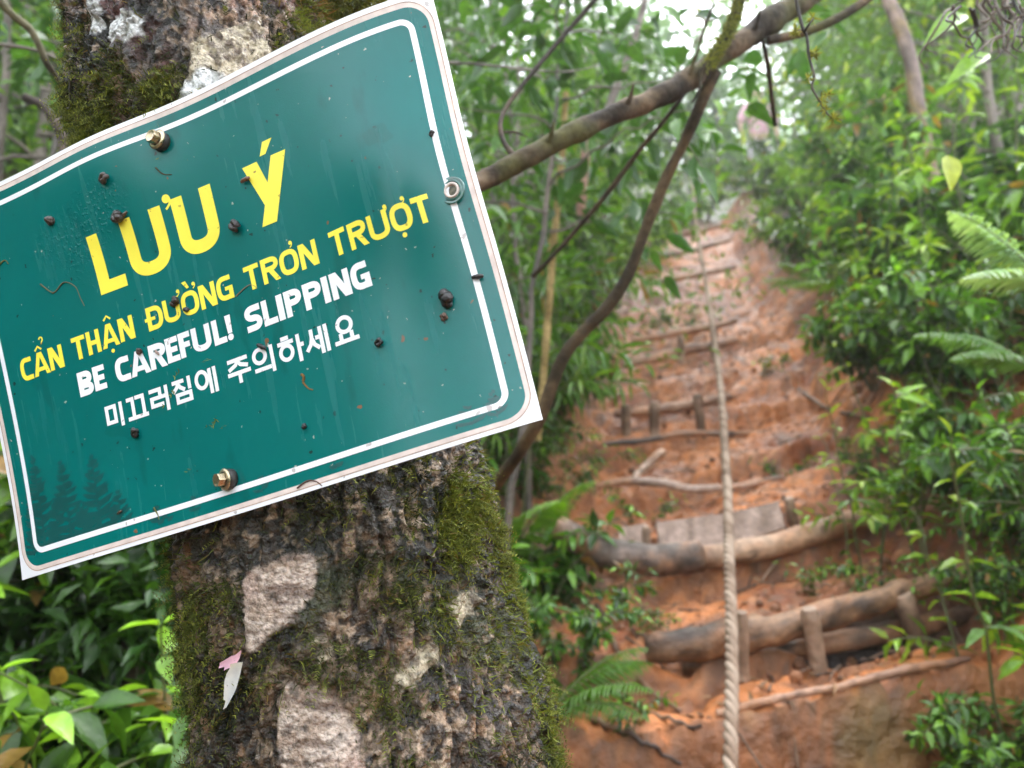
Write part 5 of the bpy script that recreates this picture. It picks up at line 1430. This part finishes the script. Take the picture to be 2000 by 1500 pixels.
# ------------------------------------------------------------------ masses that read as one: undergrowth and far forest
def mass(n_try, region, ln, wd, cnt, hgt, pal, tpl, seed):
    r = np.random.default_rng(seed)
    mb = MB()
    for _ in range(n_try):
        x, y = region(r)
        s = x - np.interp(y, KN[:, 0], KN[:, 1])
        hw = np.interp(y, KN[:, 0], KN[:, 2])
        g = float(ground(x, y))
        c = cnt
        h = hgt * r.uniform(.5, 1.2)
        d = nrm(r.normal(size=(c, 3)) * A([1, 1, .8]) + A([0, 0, .5]))
        rad = h * r.random(c) ** .45
        pos = A([x, y, g]) + d * rad[:, None] * A([.8, .8, .75]) + A([0, 0, h * .15])
        tone = np.clip(r.random() * .5 + .5 * r.random(c), 0, 1)
        col = mixc(mixc(pal[0], pal[1], tone), pal[2], sst(.72, 1.1, tone + .12 * d[:, 2]))
        L2 = ln * (.6 + .8 * r.random(c)) * (1 + .04 * y)
        leaves(mb, pos, nrm(d * .7 + r.normal(size=(c, 3)) * .5 + A([0, 0, -.25])), A([0, 0, 1.0]) + r.normal(size=(c, 3)) * .4, L2, L2 * wd, col, tpl)
    return mb
def edge_pt(side, y0, y1, w0, w1):
    def f(r):
        y = r.uniform(y0 ** .5, y1 ** .5) ** 2
        xc, hw = np.interp(y, KN[:, 0], KN[:, 1]), np.interp(y, KN[:, 0], KN[:, 2])
        return xc + side * (hw + r.uniform(w0, w1 + .12 * y)), y
    return f
ug = mass(250, edge_pt(1, 1.9, 13, .52, 1.5), .05, .42, 150, .30, (G_DARK, G_MID * .9, G_YNG * .8), 'o2', 1)
tag(ug.build('undergrowth', MAT['leaf']), 'dense low green undergrowth covering the right bank of the trail', 'undergrowth', kind='stuff')
ug = mass(250, edge_pt(-1, 1.55, 13, .60, 2.0), .055, .34, 150, .30, (G_DARK, G_MID * .9, G_YNG * .8), 'o2', 2)
tag(ug.build('undergrowth', MAT['leaf']), 'dense low green undergrowth covering the left bank of the trail', 'undergrowth', kind='stuff')
ug = mass(120, lambda r: (r.uniform(-2.6, -.25), r.uniform(1.5, 5.5)), .07, .4, 130, .38, (G_DARK * .35, G_DARK * .8, G_MID * .55), 'o2', 3)  # leaf palette darkened to stand in for deep forest shade
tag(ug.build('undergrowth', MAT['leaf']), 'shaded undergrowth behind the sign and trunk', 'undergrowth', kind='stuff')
r_ = np.random.default_rng(44)
lm = MB()
NL_ = 1700
yy_ = r_.uniform(1.3 ** .5, 7 ** .5, NL_) ** 2
xx_ = np.interp(yy_, KN[:, 0], KN[:, 1]) + r_.normal(size=NL_) * .55
pz = np.stack([xx_, yy_, ground(xx_, yy_) + .006], -1)
sz = r_.uniform(.012, .05, NL_)
leaves(lm, pz, r_.normal(size=(NL_, 3)) * A([1, 1, .25]), A([0, 0, 1.0]) + r_.normal(size=(NL_, 3)) * .25, sz, sz * r_.uniform(.2, .5, NL_), mixc((.05, .028, .018), (.26, .14, .06), r_.random(NL_)), 'o2')
for k in range(260):
    a = pz[k * 6] + A([0, 0, .004])
    b = a + r_.normal(size=3) * A([.07, .07, .008])
    b[2] = float(ground(b[0], b[1])) + .01
    tube(lm, spline([a, (a + b) / 2 + A([0, 0, .006]), b], 6), r_.uniform(.0015, .004), 5, mixc((.04, .025, .018), (.22, .14, .09), A(r_.random())), caps=False)
tag(lm.build('leaf_litter', MAT['twig']), 'dead leaves and broken twigs scattered over the muddy trail', 'leaf litter', kind='stuff')
cm = MB()
for _ in range(520):
    y = r_.uniform(1.35 ** .5, 6 ** .5) ** 2
    x = np.interp(y, KN[:, 0], KN[:, 1]) + r_.normal() * .42
    c = A([x, y, float(ground(x, y)) + .004])
    r = .005 + .015 * r_.random() ** 3
    d = nrm(r_.normal(size=3))
    t_ = np.linspace(-1, 1, 7)[:, None]
    tube(cm, c + d * t_ * r, r * np.sqrt(np.maximum(1 - t_[:, 0] ** 2, .04)) * .9, 7, mixc(A((.10, .045, .022)), A((.42, .17, .07)), A(r_.random())), .6, 60)
tag(cm.build('mud_clods', MAT['soil']), 'small clods of red clay lying loose on the trail', 'clods', kind='stuff')
def forest_mb(n, fx, fy, h, seed):
    r = np.random.default_rng(seed)
    mb = MB()
    for _ in range(n):
        x, y = r.uniform(*fx), r.uniform(*fy)
        g = float(ground(x, y, False))
        hh = r.uniform(*h)
        tube(mb, A([[x, y, g - .2], [x + .1, y, g + hh * .3], [x, y, g + hh * .6]]), A([.06, .05, .03]), 6, (.05, .04, .03), caps=False)
        hh *= 1.0
        c = 420
        d = nrm(r.normal(size=(c, 3)))
        lump = (.65 + .6 * fbm(d + x, 2.2, 2, int(abs(x * 10))))
        pos = A([x, y, g + hh * .5]) + d * (r.random(c) ** .4 * lump)[:, None] * A([hh * .34, hh * .34, hh * .52])
        L2 = .30 * (.6 + .8 * r.random(c))
        leaves(mb, pos, nrm(d + r.normal(size=(c, 3)) * .6 + A([0, 0, -.3])), A([0, 0, 1.0]) + r.normal(size=(c, 3)) * .4, L2, L2 * .5, mixc(G_DARK, G_MID * 1.2, r.random(c)), 'b')
    return mb
tag(forest_mb(100, (-12, 16), (15, 34), (3.2, 6.0), 5).build('forest', MAT['leaf']), 'foggy forest on the hillside beyond the trail', 'forest', kind='stuff')
tag(forest_mb(36, (-12, -3.5), (6, 14), (4.5, 7.5), 8).build('forest', MAT['leaf']), 'forest on the slope left of the trail behind the sign', 'forest', kind='stuff')
tag(forest_mb(26, (5.5, 13), (5, 14), (3.0, 5), 9).build('forest', MAT['leaf']), 'forest on the slope above the right bank', 'forest', kind='stuff')
tag(forest_mb(22, (-9, -3.6), (-3, 4), (2.6, 3.9), 16).build('forest', MAT['leaf']), 'forest on the slope to the left of the viewer', 'forest', kind='stuff')
tag(forest_mb(46, (-11, 6), (-9, -2.8), (3.4, 5.0), 6).build('forest', MAT['leaf']), 'forest on the lower slope behind the viewer', 'forest', kind='stuff')

# ------------------------------------------------------------------ the person up the trail
pb = gpt(1488, 11.4)
person = empty('person', Vector(pb))
tag(person, 'person in a pale pink shirt and light trousers standing in the fog up the trail', 'person')
def skinned(name, joints, edges, mat, parent, sub=2):
    me = bpy.data.meshes.new(name)
    me.from_pydata([j[:3] for j in joints], edges, [])
    o = bpy.data.objects.new(name, me)
    COL.objects.link(o)
    o.parent = parent
    sk = o.modifiers.new('skin', 'SKIN')
    for v, j in zip(me.skin_vertices[0].data, joints):
        v.radius = (j[3], j[4] if len(j) > 4 else j[3])
    me.skin_vertices[0].data[0].use_root = True
    sb_ = o.modifiers.new('sub', 'SUBSURF')
    sb_.levels = sb_.render_levels = sub
    me.materials.append(mat)
    return o
skin_m = M('skin_tone', .55, attr=False, col=(.50, .32, .24))
body = skinned('body', [(0, 0, .92, .12, .10), (0, 0, 1.10, .12, .09), (0, .01, 1.30, .14, .10), (0, .01, 1.39, .07, .06), (0, 0, 1.46, .05), (0, -.01, 1.55, .075, .085), (0, -.01, 1.62, .07, .08),
    (.17, .01, 1.36, .05), (.25, .02, 1.12, .038), (.24, -.08, .92, .028), (.235, -.11, .85, .03, .018), (.235, -.13, .79, .012), (.215, -.145, .80, .010), (.25, -.15, .80, .010), (.22, -.10, .82, .009),
    (-.17, .01, 1.36, .05), (-.27, .01, 1.13, .038), (-.27, -.06, .93, .028), (-.27, -.09, .86, .03, .018), (-.27, -.11, .80, .012), (-.25, -.12, .81, .010), (-.285, -.125, .81, .010), (-.25, -.08, .83, .009),
    (.09, 0, .84, .09), (.10, -.01, .48, .058), (.10, .02, .10, .042), (.11, -.10, .04, .04, .03), (-.09, 0, .84, .09), (-.10, -.01, .48, .058), (-.10, .02, .10, .042), (-.11, -.10, .04, .04, .03),
    (0, -.105, 1.55, .014), (.078, 0, 1.55, .014), (-.078, 0, 1.55, .014)],
    [(0, 1), (1, 2), (2, 3), (3, 4), (4, 5), (5, 6), (2, 7), (7, 8), (8, 9), (9, 10), (10, 11), (10, 12), (10, 13), (10, 14), (2, 15), (15, 16), (16, 17), (17, 18), (18, 19), (18, 20), (18, 21), (18, 22), (0, 23), (23, 24), (24, 25), (25, 26), (0, 27), (27, 28), (28, 29), (29, 30), (5, 31), (5, 32), (5, 33)], skin_m, person)
skinned('shirt', [(0, 0, .86, .17, .12), (0, 0, 1.08, .15, .115), (0, .01, 1.30, .165, .12), (0, .01, 1.40, .075, .07), (.18, .01, 1.36, .075), (.27, .02, 1.10, .06), (-.18, .01, 1.36, .075), (-.285, .01, 1.11, .06)],
        [(0, 1), (1, 2), (2, 3), (2, 4), (4, 5), (2, 6), (6, 7)], M('pink_shirt', .8, attr=False, col=(.72, .42, .50)), person)
skinned('trousers', [(0, 0, .90, .15, .12), (.095, 0, .80, .10), (.105, -.01, .46, .075), (.105, .02, .12, .06), (-.095, 0, .80, .10), (-.105, -.01, .46, .075), (-.105, .02, .12, .06)],
        [(0, 1), (1, 2), (2, 3), (0, 4), (4, 5), (5, 6)], M('pale_trousers', .8, attr=False, col=(.55, .48, .56)), person)
skinned('hair', [(0, .02, 1.62, .085, .085), (0, .055, 1.56, .075, .05), (0, .07, 1.46, .06, .03)], [(0, 1), (1, 2)], M('dark_hair', .5, attr=False, col=(.05, .03, .02)), person)
for x in (-.03, .03):
    bm_ = MB()
    lathe(bm_, A([x, -.094, 1.575]), A([0, -1, 0]), [(.011, -.008), (.010, .001), (.006, .004), (.0, .005)], 12)
    bm_.build('eye', M('eye', .2, attr=False, col=(.03, .02, .02)), person)

# ------------------------------------------------------------------ the mist in the air
mb = MB()
hx0, hx1, hy0, hy1, hz0, hz1 = -96, 96, -46, 106, -17, 24
mb.add([(x, y, z) for x in (hx0, hx1) for y in (hy0, hy1) for z in (hz0, hz1)], [(0, 1, 3, 2), (4, 6, 7, 5), (0, 4, 5, 1), (2, 3, 7, 6), (0, 2, 6, 4), (1, 5, 7, 3)])
hm_ = bpy.data.materials.new('mist')
hm_.use_nodes = True
hn = hm_.node_tree
hn.nodes.clear()
ho, hv = hn.nodes.new('ShaderNodeOutputMaterial'), hn.nodes.new('ShaderNodeVolumePrincipled')
hv.inputs['Color'].default_value = (.97, .98, 1, 1)
hv.inputs['Density'].default_value = .0058
hv.inputs['Anisotropy'].default_value = .68
hn.links.new(hv.outputs[0], ho.inputs['Volume'])
hz = mb.build('haze', hm_, smooth=False)
tag(hz, kind='stuff')
